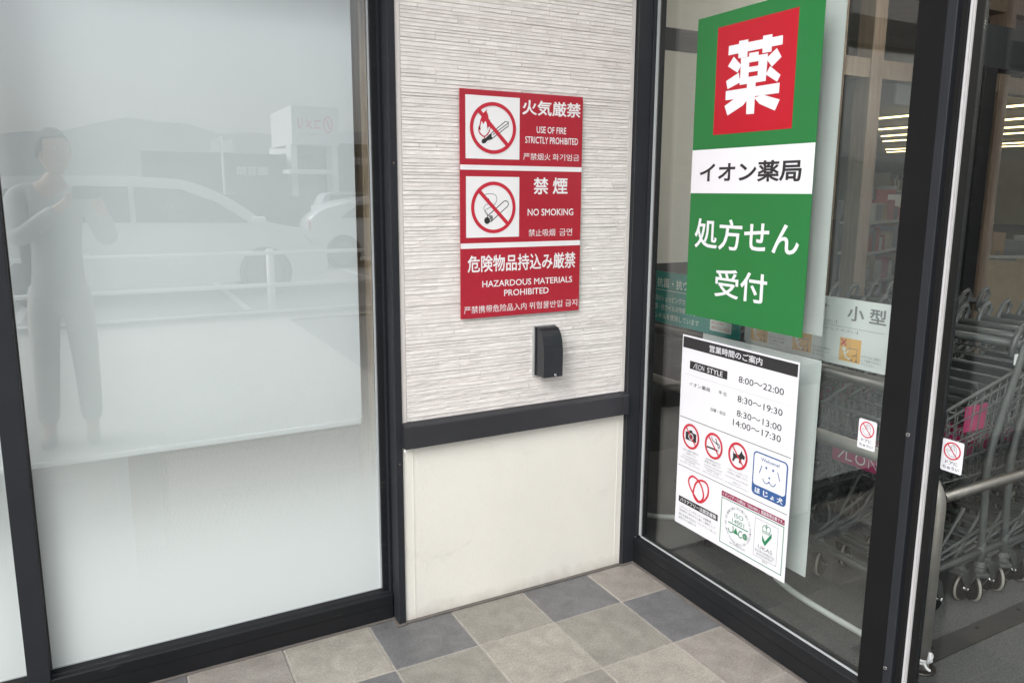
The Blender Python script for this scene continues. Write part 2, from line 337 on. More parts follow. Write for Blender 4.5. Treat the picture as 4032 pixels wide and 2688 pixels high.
class Print:
    """flat printing on a sheet: s to the right, t downwards, in metres from the sheet's top-left corner"""
    def __init__(s,root,O,ex,n): s.root=root; s.O=Vector(O); s.ex=Vector(ex); s.n=Vector(n); s.mb=None; s.h=.0005
    def P(s,a,b,h=None): return s.O+s.ex*a+Vector((0,0,-b))+s.n*(s.h if h is None else h)
    def begin(s,layer=1): s.mb=MB(); s.h=.0005*layer; return s
    def end(s,name,label=None): 
        o=s.mb.build(name,s.root,recalc=False); s.mb=None
        if label: o['label']=label
        return o
    def rect(s,a,b,c,d,m):
        s.h+=2e-5; s.mb.poly([s.P(a,b),s.P(c,b),s.P(c,d),s.P(a,d)],m)
    def rrect(s,a,b,c,d,r,m):
        s.h+=2e-5; s.mb.poly([s.P(*q) for q in rr(a,b,c,d,r)],m)
    def frame(s,a,b,c,d,wd,m):
        for q in ((a,b,c,b+wd),(a,d-wd,c,d),(a,b+wd,a+wd,d-wd),(c-wd,b+wd,c,d-wd)): s.rect(*q,m)
    def poly(s,pts,m): 
        s.h+=2e-5; vs=[s.mb.bm.verts.new(s.P(*p)) for p in pts]; f=s.mb.bm.faces.new(vs); f.material_index=s.mb.mi(m)
        bmesh.ops.triangulate(s.mb.bm,faces=[f])
    def ring(s,cx,cy,rx,ry,wd,m,n=48):
        s.h+=2e-5; i=s.mb.mi(m)
        a=[s.mb.bm.verts.new(s.P(cx+rx*math.cos(2*math.pi*k/n),cy+ry*math.sin(2*math.pi*k/n))) for k in range(n)]
        b=[s.mb.bm.verts.new(s.P(cx+(rx-wd)*math.cos(2*math.pi*k/n),cy+(ry-wd)*math.sin(2*math.pi*k/n))) for k in range(n)]
        for k in range(n):
            f=s.mb.bm.faces.new((a[k],a[(k+1)%n],b[(k+1)%n],b[k])); f.material_index=i
    def dot(s,cx,cy,r,m,n=20):
        s.h+=2e-5; s.mb.poly([s.P(cx+r*math.cos(2*math.pi*k/n),cy+r*math.sin(2*math.pi*k/n)) for k in range(n)],m)
    def stroke(s,pts,wd,m,closed=False):
        s.h+=2e-5; i=s.mb.mi(m); n=len(pts); A=[];B=[]
        for k,p in enumerate(pts):
            a=pts[k-1] if (k>0 or closed) else p; b=pts[(k+1)%n] if (k<n-1 or closed) else p
            dx,dy=b[0]-a[0],b[1]-a[1]; l=math.hypot(dx,dy) or 1; nx,ny=-dy/l*wd/2,dx/l*wd/2
            A.append(s.mb.bm.verts.new(s.P(p[0]+nx,p[1]+ny))); B.append(s.mb.bm.verts.new(s.P(p[0]-nx,p[1]-ny)))
        for k in range(n if closed else n-1):
            j=(k+1)%n; f=s.mb.bm.faces.new((A[k],A[j],B[j],B[k])); f.material_index=i
    def text(s,t,box,m,bold=0.):
        a,b,c,d=box; vs,fs=textmesh(t,bold); i=s.mb.mi(m)
        V=[s.mb.bm.verts.new(s.P(a+x*(c-a),d+y*(b-d))) for x,y in vs]
        for f in fs:
            try: q=s.mb.bm.faces.new([V[j] for j in f]); q.material_index=i
            except ValueError: pass
    def ringtext(s,t,cx,cy,rx,ry,hgt,m,start,span):
        n=len(t); i=s.mb.mi(m)
        for k,ch in enumerate(t):
            if ch==' ': continue
            an=R(start+span*k/n); vs,fs=textmesh(ch,.0); wd=abs(span)/360*2*math.pi*rx/n*.8
            ux,uy=-math.sin(an),math.cos(an); ox,oy=math.cos(an),math.sin(an); V=[]
            for x,y in vs:
                V.append(s.mb.bm.verts.new(s.P(cx+ox*rx+ux*(x-.5)*wd+ox*(y-.5)*hgt,cy+oy*ry+uy*(x-.5)*wd+oy*(y-.5)*hgt)))
            for f in fs:
                try: q=s.mb.bm.faces.new([V[j] for j in f]); q.material_index=i
                except ValueError: pass
    def one(s,name,t,box,m,bold=0.,layer=1): s.begin(layer); s.text(t,box,m,bold); return s.end(name)
def rr(a,b,c,d,r,n=6):
    out=[]
    for cx,cy,a0 in ((c-r,b+r,-90),(c-r,d-r,0),(a+r,d-r,90),(a+r,b+r,180)):
        for k in range(n+1):
            q=R(a0+90*k/n); out.append((cx+r*math.cos(q),cy+r*math.sin(q)))
    return out

# ------------------------------------------------------------------ main planes
W=.2438            # wall face y
GX=.258            # door glass face x
# ================================================================== terrace floor
KIND={(1,0):3,(0,0):0,(-1,0):1,(-2,0):0,(-3,0):2,(-4,0):3,(-5,0):0,(1,1):0,(0,1):1,(-1,1):2,(-2,1):1,(-3,1):0,(-4,1):2,(1,2):3,(0,2):2,(-1,2):1,(-2,2):3,(-3,2):2,(1,3):3,(0,3):0}
TM=[tilemat('slate_tile',(.140,.141,.145),.18,.2),tilemat('greige_tile',(.24,.229,.203),.15,.45),tilemat('sand_tile',(.31,.292,.258),.15,.5),tilemat('rose_grey_tile',(.265,.246,.224),.15,.4)]
mb=MB()
mb.box(-6,.29,-1.2,.33,-.12,-.0035,GROUT); mb.box(-6,.29,-6.45,-1.204,-.12,.0,mat('pale_concrete',(.50,.50,.475),.85,0,.05,1.2,bump=.3,bs=120))
for i in range(-18,2):
    for j in range(0,5):
        k=KIND.get((i,j),random.choice((0,1,1,2,3,3)))
        x0,x1=.3*(i-1)+.003,.3*i-.003; y0,y1=-.3*j+.003,-.3*(j-1)-.003
        x1=min(x1,.285)
        dz=random.uniform(-.0006,.0006); b=.0022; c=MB
        t=[(x0,y0),(x1,y0),(x1,y1),(x0,y1)]; q=[(x0+b,y0+b),(x1-b,y0+b),(x1-b,y1-b),(x0+b,y1-b)]
        lo=[mb.bm.verts.new((*p,-.0037)) for p in t]; hi=[mb.bm.verts.new((*p,dz)) for p in q]; mi=mb.mi(TM[k])
        f=mb.bm.faces.new(hi); f.material_index=mi
        for a in range(4):
            f=mb.bm.faces.new((lo[a],lo[(a+1)%4],hi[(a+1)%4],hi[a])); f.material_index=mi
tag(mb.build('floor'),None,None,None,'structure')

# ================================================================== wall pier
wall=empty('wall',(-.31,.30,0),'white ledgestone clad wall pier with cream rendered foot between window and door','wall')
def part(mb,name,root,label=None):
    o=mb.build(name,root); 
    if label: o['label']=label
    return o
mb=MB(); mb.box(-.775,.166,W,.33,.001,.70,PLASTER)
mb.box(-.7395,-.7365,W-.0012,W,.006,.66,PLASTER); mb.box(.1385,.1415,W-.0012,W,.006,.66,PLASTER)
part(mb,'rendered_panel',wall)
def siding(x0,x1,z0,z1,mb,seed,strips=True):
    rnd=random.Random(seed); z=z0
    while z<z1-.004:
        h=rnd.choice((.009,.011,.0125,.0135,.015)); h=min(h,z1-z); x=x0
        rowd=rnd.uniform(0,.0035)
        while x<x1-.001:
            l=rnd.choice((.06,.12,.2,.28,.36,.44,.55)); l=min(l,x1-x)
            if x1-x-l<.03: l=x1-x
            d=rowd*.5+rnd.uniform(.002,.0042); i=mb.mi(rnd.choice((SIDE,SIDE,SIDE2,SIDE3,SIDE,SIDE2)))
            g=.0009; bz=.0011
            yb=W+.006; yf=W-d+.003
            zz0,zz1=z+g*.5,z+h-g*.5
            A=[(x+.0006,yb,zz0),(x+l-.0006,yb,zz0),(x+l-.0006,yb,zz1),(x+.0006,yb,zz1)]
            # split each block in a few chiselled facets
            n=max(1,int(l/.03)); cols=[]
            for q in range(n+1):
                t=q/n; xx=x+.0012+(l-.0024)*t
                jt=rnd.uniform(-.0008,.0008); jb=rnd.uniform(-.0008,.0008)
                cols.append([mb.bm.verts.new((xx,yb,zz0)),mb.bm.verts.new((xx,yf+jb,zz0+bz)),mb.bm.verts.new((xx,yf+jt,zz1-bz*1.5)),mb.bm.verts.new((xx,yb,zz1))])
            for q in range(n):
                for e in range(3):
                    f=mb.bm.faces.new((cols[q][e],cols[q+1][e],cols[q+1][e+1],cols[q][e+1])); f.material_index=i
            for cc in (cols[0],cols[-1]):
                f=mb.bm.faces.new(cc); f.material_index=i
            x+=l
        z+=h
mb=MB(); siding(-.757,.1475,.735,3.3,mb,3)
mb.box(-.775,.166,W+.0015,.33,.70,3.3,mat('siding_joint',(.67,.63,.60),.9))
part(mb,'ledgestone_cladding',wall)
mb=MB()
for a,b in ((-.7745,-.7575),(.148,.1645)):
    mb.box(a,b,W-.001,W+.004,.735,3.3,SEAL,.0012)
part(mb,'sealant_joint',wall)
mb=MB(); yf=.214
prof=[(yf,.658),(yf,.7335),(yf+.004,.7375),(W+.002,.7455),(W+.002,.658)]
mb.prism([(-.742,y,z) for y,z in prof],(.742+.138,0,0),RAILM)
mb.prism([(-.7765,y-.0025 if y<W else y,z+.0015) for y,z in prof],(.0345,0,0),RAILM)
mb.prism([(.138,y-.0025 if y<W else y,z+.0015) for y,z in prof],(.0285,0,0),RAILM)
part(mb,'belt_flashing',wall)
mb=MB(); mb.box(-.8005,-.7755,.238,.345,.0,3.3,BLACK2,.0015); part(mb,'corner_post',wall)
mb=MB(); mb.box(.1665,.236,.2335,.34,.0,3.3,BLACK2,.0015); mb.box(.171,.1735,.2322,.2335,.01,2.95,GASKD); part(mb,'corner_post',wall)
mb=MB(); mb.box(-6,-.79,.281,.291,0,.006,SEALD,.002); mb.box(-.81,-.776,.226,.238,0,.006,SEALD,.002); mb.box(-.812,-.8005,.238,.283,0,.006,SEALD,.002); mb.box(-.776,.176,W-.012,W+.002,0,.007,SEALD,.002); mb.box(.163,.24,.223,.2335,0,.006,SEALD,.002); mb.box(.217,.2295,-3,.224,0,.006,SEALD,.002)
part(mb,'floor_sealant',wall)

mb=MB(); bmesh.ops.create_icosphere(mb.bm,subdivisions=2,radius=.0042)
rnd=random.Random(9)
for v in mb.bm.verts: v.co=Vector((v.co.x*1.0*rnd.uniform(.7,1.2)-.7755,v.co.y*.5*rnd.uniform(.7,1.2)+.2135,v.co.z*1.6*rnd.uniform(.7,1.2)+.6535))
mb.mi(WHITEP); part(mb,'sealant_blob',wall)
for z in (.602,1.62):
    mb=MB(); mb.disc((-.788,.2375,z),(0,1,0),.0032,.002,mat('rusty_screw',(.16,.11,.08),.7),10); part(mb,'screw',wall)

# ================================================================== shop window
win=empty('shop_window',(-1.34,.31,0),'wide black framed shop window left of the ledgestone pier','window')
yo=.2905
mb=MB(); mb.prism([(-1.8675,y,z) for y,z in ((yo,.001),(yo,.094),(yo+.003,.097),(yo+.016,.100),(yo+.018,.1035),(.336,.1065),(.36,.1065),(.36,.001))],(1.8675-.806,0,0),BLACK)
mb.box(-1.8675,-.806,yo-.0012,yo,.0585,.0605,RUB)
part(mb,'sill_rail',win)
mb=MB(); mb.box(-1.925,-1.8675,yo-.0015,.36,0,2.205,BLACK2,.0015); part(mb,'mullion',win)
mb=MB(); mb.box(-.8085,-.801,.300,.36,.0,2.205,BLACK); mb.box(-.832,-.8085,.3185,.36,.0975,2.205,BLACK,.001); mb.box(-.8105,-.8085,.3,.3185,.0975,2.205,BLACK2); part(mb,'jamb',win)
mb=MB(); mb.box(-1.8675,-.801,.285,.36,2.205,2.325,BLACK2,.002); part(mb,'head_rail',win)
mb=MB(); mb.box(-1.8675,-.80,.335,.341,.107,2.205,GLASS); gl=part(mb,'glass_pane',win)
mb=MB(); mb.box(-1.8675,-.832,.3325,.3345,.1065,.1095,GASK); mb.box(-.8375,-.832,.329,.3345,.1095,2.205,GASK); mb.box(-1.8675,-1.864,.329,.3345,.1095,2.205,GASKD); part(mb,'gasket',win)
mb=MB(); mb.poly([(-1.866,.3343,.107),(-.832,.3343,.107),(-.832,.3343,1.25),(-1.866,.3343,1.25)],FILM); part(mb,'dot_film',win)
win2=empty('shop_window',(-3.2,.31,0),'second black framed shop window at the left edge beyond the thick mullion','window')
mb=MB(); mb.prism([(-4.6,y,z) for y,z in ((yo,.001),(yo,.094),(yo+.003,.097),(yo+.018,.1035),(.336,.1065),(.36,.1065),(.36,.001))],(4.6-1.925,0,0),BLACK); part(mb,'sill_rail',win2)
mb=MB(); mb.box(-4.66,-4.6,yo,.36,0,2.205,BLACK2,.0015); part(mb,'mullion',win2)
mb=MB(); mb.box(-4.66,-1.8675,.285,.36,2.2055,2.3245,BLACK2,.002); part(mb,'head_rail',win2)
mb=MB(); mb.box(-4.6,-1.925,.335,.341,.107,2.205,GLASS); part(mb,'glass_pane',win2)
mb=MB(); mb.box(-1.9285,-1.925,.329,.3345,.1065,2.205,GASK); mb.box(-4.6,-1.9285,.3325,.3345,.1065,.1095,GASK); part(mb,'gasket',win2)
mb=MB(); mb.poly([(-4.6,.3343,.107),(-1.9285,.3343,.107),(-1.9285,.3343,1.25),(-4.6,.3343,1.25)],FILM); part(mb,'dot_film',win2)
uw=MB(); uw.box(-6,-.80,.29,.40,2.325,3.3,SEAL); uw.box(-6,-4.66,.29,.40,0,2.325,SEAL)
tag(uw.build('wall'),'pale blank wall above the shop windows','wall')
# roller blinds
def blind(x0,x1,y,zb,label):
    r=empty('roller_blind',((x0+x1)/2,y,zb),label,'blind',None)
    mb=MB(); mb.box(x0,x1,y,y+.002,zb+.02,2.75,BLIND); mb.build('cloth',r)
    mb=MB(); mb.box(x0+.003,x1-.003,y-.005,y+.009,zb,zb+.02,BLIND,.004); mb.build('bottom_bar',r)
    return r
blind(-1.99,-.8625,.42,.708,'white roller blind lowered behind the wide shop window')
blind(-4.5,-2.01,.42,.3,'white roller blind behind the far left shop window')
# room behind the blind
col=empty('wooden_column',(-.80,.62,0),'pale oak column standing behind the right edge of the shop window','column')
mb=MB(); mb.box(-.822,-.70,.46,.60,0,2.95,OAK,.003); mb.build('shaft',col,recalc=True).location=-col.location
cab=empty('white_cabinet',(-2.1,.8,0),'white panelled cabinet seen through the dotted film below the blind','cabinet')
mb=MB(); mb.box(-2.6,-1.615,.60,1.0,0,.66,PALE,.004); mb.build('carcass',cab)
for q in range(3):
    mb=MB(); mb.box(-2.55+q*.31,-2.27+q*.31,.594,.6,.05,.6,PALE,.002); mb.build('door',cab)
cab2=empty('beige_counter',(-1.15,.8,0),'beige counter seen through the dotted film below the blind','counter')
mb=MB(); mb.box(-1.50,-.79,.60,1.0,0,.62,mat('beige_laminate',(.44,.385,.33),.6,0,.04),.004); mb.build('front',cab2)
mb=MB(); mb.box(-1.505,-.785,.597,1.005,.62,.64,mat('beige_laminate',(.44,.385,.33)),.004); mb.build('top',cab2)

# ================================================================== entrance sidelight
door=empty('glass_sidelight',(.25,-.4,0),'black framed glass side panel of the entrance carrying the pharmacy posters','door panel')
mb=MB(); mb.prism([(x,.2325,z) for x,z in ((.2285,.001),(.2285,.104),(.231,.108),(.246,.111),(.252,.114),(.29,.114),(.29,.001))],(0,-.978-.2325,0),BLACK)
mb.box(.2275,.2285,-.83,.2325,.060,.0615,RUB); part(mb,'bottom_rail',door)
mb=MB(); mb.box(.2365,.262,.2285,.31,.114,2.6,BLACK2,.001); mb.box(.259,.29,.2225,.31,.114,2.6,BLACK,.001); part(mb,'stile',door)
mb=MB(); mb.box(.2385,.29,-.9155,-.838,.1145,2.6,mat('stile_black',(.009,.009,.0095),.5,0,.1,5,spec=.12),.0012)
mb.prism([(x,y,.001) for x,y in ((.2395,-.9155),(.2375,-.918),(.2345,-.942),(.2365,-.944),(.29,-.944),(.29,-.9155))],(0,0,2.6),BLACK2)
mb.box(.2345,.262,-.9885,-.9792,.001,2.6,RUB); mb.box(.255,.29,-.978,-.944,.001,2.6,RUB); mb.box(.2535,.255,-.9605,-.9585,.001,2.6,BLACK2); part(mb,'stile',door)
mb=MB(); mb.prism([(x,y,.004) for x,y in ((.2275,-.9805),(.2265,-.983),(.229,-.9855),(.227,-.9905),(.2275,-.992),(.234,-.992),(.234,-.9795))],(0,0,2.6),mat('white_seal',(.42,.42,.43),.5,0,.05,20)); part(mb,'seal_strip',door)
mb=MB(); mb.box(GX+.0005,GX+.0065,-.838,.2285,.114,2.6,DGLASS); part(mb,'glass_pane',door)
mb=MB(); mb.box(.2525,.2575,.2165,.2285,.119,2.6,GASK); mb.box(.2525,.2575,-.838,.2165,.1142,.119,GASK); mb.box(.2545,.2575,.2105,.2135,.119,2.6,GASKD); part(mb,'gasket',door)
for z in (.894,.205):
    mb=MB(); mb.disc((.2335,-.926,z),(1,.1,0),.0055,.004,CHROME,16); mb.disc((.2312,-.926,z),(1,.1,0),.003,.0015,GASKD,6); part(mb,'screw',door)
mb=MB(); mb.box(.366,.372,-.62,.2285,.16,2.6,IGLASS); part(mb,'inner_pane',door)
# sliding leaf
leaf=empty('sliding_glass_door',(.32,-1.8,0),'clear sliding glass leaf right of the white seal strip','door')
mb=MB(); mb.box(.306,.312,-2.95,-.9705,.012,2.6,LGLASS); part(mb,'glass_pane',leaf)
mb=MB(); mb.box(.296,.322,-.970,-.940,.005,2.6,BLACK,.002); part(mb,'edge_strip',leaf)
# outer wall right of the entrance and wall head above the doors
mb=MB(); mb.box(.24,.34,-3.05,-2.95,0,3.3,SEAL); mb.box(.24,.34,-2.95,.30,2.601,3.3,SEAL); mb.box(.34,7.5,-3.05,-2.95,2.7,3.75,SEAL)
tag(mb.build('wall'),'pale wall above and beyond the entrance doors','wall')

# ================================================================== signs
# --- red prohibition sign on the ledgestone
SX,SZ=-.557,1.867
red=MB(); red.box(SX,SX+.4875,W-.0135,W-.0095,SZ-.7745,SZ,REDS,.0006); red=red.build('prohibition_sign')
tag(red,'tall red prohibition sign with three stacked warnings on the ledgestone wall','sign')
p=Print(red,(SX,W-.0135,SZ),(1,0,0),(0,-1,0))
p.begin(1); p.rect(0,.2475,.4875,.2640,WHITEP); p.end('divider_band'); p.begin(1); p.rect(0,.5123,.4875,.5305,WHITEP); p.end('divider_band')
p.begin(1); p.rect(.0205,.0188,.227,.2265,WHITEP); p.end('fire_pictogram_field')
p.begin(1); p.rect(.0215,.2860,.2275,.4932,WHITEP); p.end('smoking_pictogram_field')
# fire pictogram
flame=[(.1012,.0600),(.0968,.0669),(.0875,.0750),(.0810,.0860),(.0752,.0990),(.0728,.1144),(.0746,.1301),(.0676,.1261),(.0684,.1363),(.0734,.1463),(.0830,.1523),(.0889,.1557),(.0909,.1602),(.0939,.1540),(.1036,.1469),(.1110,.1358),(.1145,.1228),(.1169,.1124),(.1124,.1023),(.1115,.0947),(.1080,.0969),(.1056,.0848),(.1027,.0760),(.0992,.0711)]
flamein=[(.0801,.1013),(.0845,.1088),(.0869,.1125),(.0910,.1059),(.0948,.0993),(.0992,.1094),(.1012,.1259),(.1104,.1178),(.1110,.1255),(.1065,.1360),(.0968,.1472),(.0898,.1508),(.0810,.1468),(.0728,.1374),(.0705,.1311),(.0763,.1347),(.0757,.1194)]
match=[(.1184,.1401),(.1706,.0996),(.1827,.1009),(.1821,.1142),(.1205,.1581)]
mhead=[(.0801,.1678),(.0830,.1613),(.0962,.1570),(.1080,.1462),(.1184,.1394),(.1163,.1485),(.1228,.1573),(.1184,.1613),(.1021,.1658),(.0947,.1738),(.0874,.1761),(.0815,.1742)]
p.begin(2); p.poly(flame,REDP); p.end('flame'); p.begin(3); p.poly(flamein,WHITEP); p.end('flame_core')
p.begin(2); p.stroke(match,.0028,BLK); p.stroke([(.1228,.1456),(.1803,.1057),(.1827,.1009)],.0025,BLK); p.poly(mhead,BLK); p.end('match')
p.begin(4); p.ring(.1242,.1237,.0881,.0857,.0122,REDP,64); p.stroke([(.0650,.0635),(.1840,.1835)],.0132,REDP); p.end('prohibition_ring')
# smoking pictogram
cig=[(.1015,.4207),(.1630,.3723),(.1694,.3682),(.1767,.3682),(.1831,.3729),(.1845,.3808),(.1800,.3878),(.1141,.4404)]
p.begin(2); p.stroke(cig,.0030,BLK); p.poly([(.0897,.4331),(.0937,.4262),(.1031,.4216),(.1116,.4300),(.1135,.4390),(.1047,.4472),(.0968,.4465),(.0915,.4415)],BLK)
p.poly([(.1078,.4180),(.1204,.4173),(.1245,.4251),(.1220,.4329),(.1160,.4373),(.1116,.4264)],GREY)
p.stroke(catmull([(.0860,.3502),(.1015,.3447),(.1234,.3441),(.1360,.3515),(.1385,.3640),(.1329,.3765),(.1172,.3884),(.0984,.3971),(.0928,.4054),(.1022,.4171)]),.0016,BLK)
p.stroke(catmull([(.1047,.3585),(.1103,.3667),(.1093,.3764),(.0937,.3833),(.0885,.3943),(.0931,.4026),(.1000,.4082),(.1040,.4180)]),.0014,BLK); p.end('cigarette')
p.begin(3); p.ring(.1262,.3908,.0865,.0885,.0122,REDP,64); p.stroke([(.0655,.3295),(.1868,.4525)],.0128,REDP); p.end('prohibition_ring')
for t,b,bo in (('火気厳禁',(.237,.0220,.4784,.0735),.020),('USE OF FIRE',(.2955,.1100,.4176,.1330),.011),('STRICTLY PROHIBITED',(.2499,.1455,.469,.1690),.011),('严禁烟火',(.2426,.2026,.3537,.2260),.0),('화기엄금',(.3624,.2026,.4754,.2258),.0),
 ('禁',(.285,.2863,.3469,.3450),.018),('煙',(.3648,.2857,.4277,.3447),.018),('NO SMOKING',(.2621,.3960,.4545,.4205),.010),('禁止吸烟',(.2669,.4683,.3777,.4937),.0),('금연',(.3959,.4676,.4512,.4938),.0),
 ('危険物品持込み厳禁',(.0262,.5545,.4679,.6140),.016),('HAZARDOUS MATERIALS',(.0826,.6444,.4551,.6670),.010),('PROHIBITED',(.1691,.6800,.3532,.7029),.010),('严禁携带危险品入内',(.012,.7309,.2608,.7569),.0),('위험물반입 금지',(.2724,.7312,.4795,.7570),.0)):
    p.one('lettering',t,b,WHITEP,bo)
for a,b in ((.009,.012),(.478,.012),(.014,.763),(.474,.763)):
    mb=MB(); mb.disc((SX+a,W-.0138,SZ-b),(0,1,0),.0045,.0016,REDS,12); mb.build('fixing_screw',red)

# --- green pharmacy poster
GY,GZ=.006,2.125
g=MB(); g.box(GX-.0016,GX-.0002,GY-.539,GY,GZ-1.0376,GZ,GREEN); g=g.build('pharmacy_poster')
tag(g,'tall green pharmacy poster with red square emblem on the glass side panel','poster')
p=Print(g,(GX-.0016,GY,GZ),(0,-1,0),(-1,0,0))
p.begin(1); p.rect(.101,.045,.4447,.398,PRED); p.end('emblem_square'); p.begin(1); p.rect(0,.4452,.539,.596,WHITEPOST); p.end('white_band')
p.begin(2)
for k_,P_ in enumerate(([(.1571,.1125),(.3875,.1165),(.3881,.1434),(.1563,.1422)],[(.2030,.1039),(.2435,.1051),(.2430,.1589),(.2024,.1585)],[(.3065,.1048),(.3450,.1061),(.3449,.1580),(.3071,.1576)],
 [(.1820,.1501),(.2188,.1814),(.2029,.2034),(.1569,.1772)],[(.1523,.2244),(.2088,.2041),(.2172,.2362),(.1605,.2514)],[(.3663,.1509),(.3878,.1799),(.3505,.2045),(.3249,.1761)],[(.3432,.2016),(.3880,.2335),(.3757,.2528),(.3271,.2245)],
 [(.2507,.1486),(.2919,.1501),(.2923,.1661),(.2500,.1640)],[(.2151,.1590),(.3310,.1618),(.3312,.1800),(.2160,.1780)],[(.2160,.1700),(.2535,.1710),(.2536,.2440),(.2159,.2440)],[(.2938,.1720),(.3312,.1720),(.3287,.2440),(.2920,.2436)],
 [(.2156,.1918),(.3300,.1935),(.3302,.2100),(.2165,.2085)],[(.2150,.2228),(.3288,.2238),(.3288,.2446),(.2158,.2443)],[(.1537,.2570),(.3865,.2567),(.3864,.2874),(.1539,.2868)],[(.2487,.2433),(.2865,.2443),(.2868,.3414),(.2525,.3406)],
 [(.2145,.2774),(.2600,.2904),(.2366,.3108),(.1669,.3378),(.1512,.3051)],[(.2837,.2914),(.3194,.2856),(.3916,.3075),(.3741,.3394),(.3078,.3127)])):
    p.h=.001+.00004*k_; p.poly(P_,WHITEPOST)
p.end('emblem_character')
p.one('lettering','イオン薬局',(.0431,.491,.4946,.5582),BLK,.024,2)
p.one('lettering','処方せん',(.0313,.6829,.5039,.7892),WHITEPOST,.014); p.one('lettering','受付',(.1461,.8536,.3859,.9531),WHITEPOST,.014)

# --- opening hours poster
HY,HZ=.0135,1.0095
h=MB(); h.box(GX-.0016,GX-.0002,HY-.546,HY,HZ-.742,HZ,WHITEPOST); h=h.build('opening_hours_poster')
tag(h,'white opening hours notice with pictograms below the green poster','poster')
p=Print(h,(GX-.0016,HY,HZ),(0,-1,0),(-1,0,0))
p.begin(1); p.rect(.0045,.0065,.5415,.048,BLK); p.end('title_bar'); p.one('lettering','営業時間のご案内',(.1447,.0150,.3946,.0405),WHITEPOST,.008,2)
p.begin(1); p.rect(.0458,.0925,.2393,.1228,BLK); p.end('name_bar')
p.begin(2); p.stroke([(.0655,.1168),(.0775,.0990)],.0020,WHITEPOST); p.stroke([(.0775,.1000),(.0895,.1000)],.0018,WHITEPOST); p.stroke([(.0800,.1000),(.0800,.1170)],.0020,WHITEPOST); p.stroke([(.0800,.1083),(.0885,.1083)],.0016,WHITEPOST); p.stroke([(.0800,.1162),(.0900,.1162)],.0018,WHITEPOST)
p.ring(.1000,.1083,.0092,.0092,.0020,WHITEPOST,28); p.text('N',(.1120,.0995,.1230,.1172),WHITEPOST,0); p.text('STYLE',(.1385,.0990,.2173,.1177),WHITEPOST,.004); p.end('lettering')
for t,b in (('8:00～22:00',(.2937,.0965,.4920,.1190)),('8:30～19:30',(.2938,.1655,.4922,.1878)),('8:30～13:00',(.2939,.2165,.4924,.2390)),('14:00～17:30',(.2783,.2537,.4926,.2764))): p.one('lettering',t,b,BLK,.004)
for t,b in (('イオン薬局',(.0463,.172,.1578,.187)),('平 日',(.2009,.1705,.2391,.1835)),('日曜・祝日',(.1658,.2412,.2393,.2542))): p.one('lettering',t,b,BLK,.006)
p.begin(1); p.rect(.0181,.1457,.5215,.1467,mat('print_pale_grey',(.42,.42,.43),.5)); p.rect(.0055,.3137,.5385,.3160,BLK); p.rect(.0055,.5058,.5385,.5078,BLK); p.end('rule')
# camera pictogram
def noring(cx,name): p.begin(4); p.ring(cx,.3790,.0458,.0485,.0085,REDP,48); p.stroke([(cx-.028,.3480),(cx+.030,.4105)],.0055,REDP); p.end(name)
p.begin(2); p.poly([(.0404,.3659),(.0568,.3638),(.0624,.3555),(.0750,.3550),(.0789,.3630),(.0984,.3640),(.0990,.3965),(.0410,.3965)],BLK); p.end('camera_pictogram')
p.begin(3); p.ring(.0705,.3800,.0135,.0135,.0035,WHITEPOST,28); p.end('lens_ring'); noring(.0700,'prohibition_ring')
p.begin(2); p.poly([(.1560,.3876),(.2092,.3873),(.2096,.3935),(.1560,.3938)],BLK); p.rect(.2115,.3880,.2130,.3938,BLK); p.rect(.2150,.3880,.2165,.3938,BLK)
p.stroke(catmull([(.1795,.3476),(.1834,.3580),(.1981,.3641),(.2111,.3705),(.2150,.3820)]),.003,BLK); p.stroke(catmull([(.1972,.3527),(.2025,.3516),(.2060,.3571),(.2043,.3633),(.2193,.3680),(.2187,.3820)]),.003,BLK); p.end('cigarette_pictogram'); noring(.1915,'prohibition_ring')
p.begin(2); p.poly([(.2869,.3666),(.2919,.3740),(.3008,.3746),(.3168,.3729),(.3270,.3552),(.3321,.3647),(.3441,.3720),(.3408,.3841),(.3335,.3831),(.3279,.3850),(.3277,.4017),(.3175,.4017),(.3164,.3864),(.3033,.3884),(.2965,.3951),(.2949,.4023),(.2852,.4028),(.2885,.3886)],BLK); p.end('dog_pictogram'); noring(.3112,'prohibition_ring')
p.begin(1)
for t,b in (('店内の撮影や模写は',(.0279,.4345,.1139,.4425)),('ご遠慮下さい',(.0434,.4460,.1002,.4535)),('No photographing or',(.0309,.4590,.1111,.4660)),('drawing pictures in the store',(.0185,.4682,.1244,.4750)),('店内禁止拍照和临摹',(.0435,.4765,.0988,.4822)),('매장내 촬영 및 그림을 삼가해 주십시오',(.0168,.4870,.1245,.4920)),
 ('指定場所以外での',(.1536,.4340,.2301,.4420)),('喫煙はご遠慮下さい',(.1485,.4452,.2347,.4532)),('Smoking is only allowed',(.1482,.4590,.2372,.4660)),('in the designated areas.',(.1469,.4690,.2357,.4750)),('吸烟点以外、请勿吸烟',(.1614,.4765,.2231,.4820)),('지정된 장소 이외에서의 흡연을 삼가해 주십시오',(.1392,.4868,.2462,.4920)),
 ('一般のペットを伴っての',(.2631,.4350,.3609,.4430)),('ご利用はご遠慮ください',(.2615,.4468,.3633,.4548)),('No household pets are allowed.',(.2591,.4635,.3646,.4710)),('宠物禁止入内',(.2937,.4765,.3309,.4820)),('일반 애완동물과 함께 입장은 삼가해 주십시오',(.2582,.4868,.3662,.4920))):
    p.text(t,b,GREY,0)
p.end('caption')
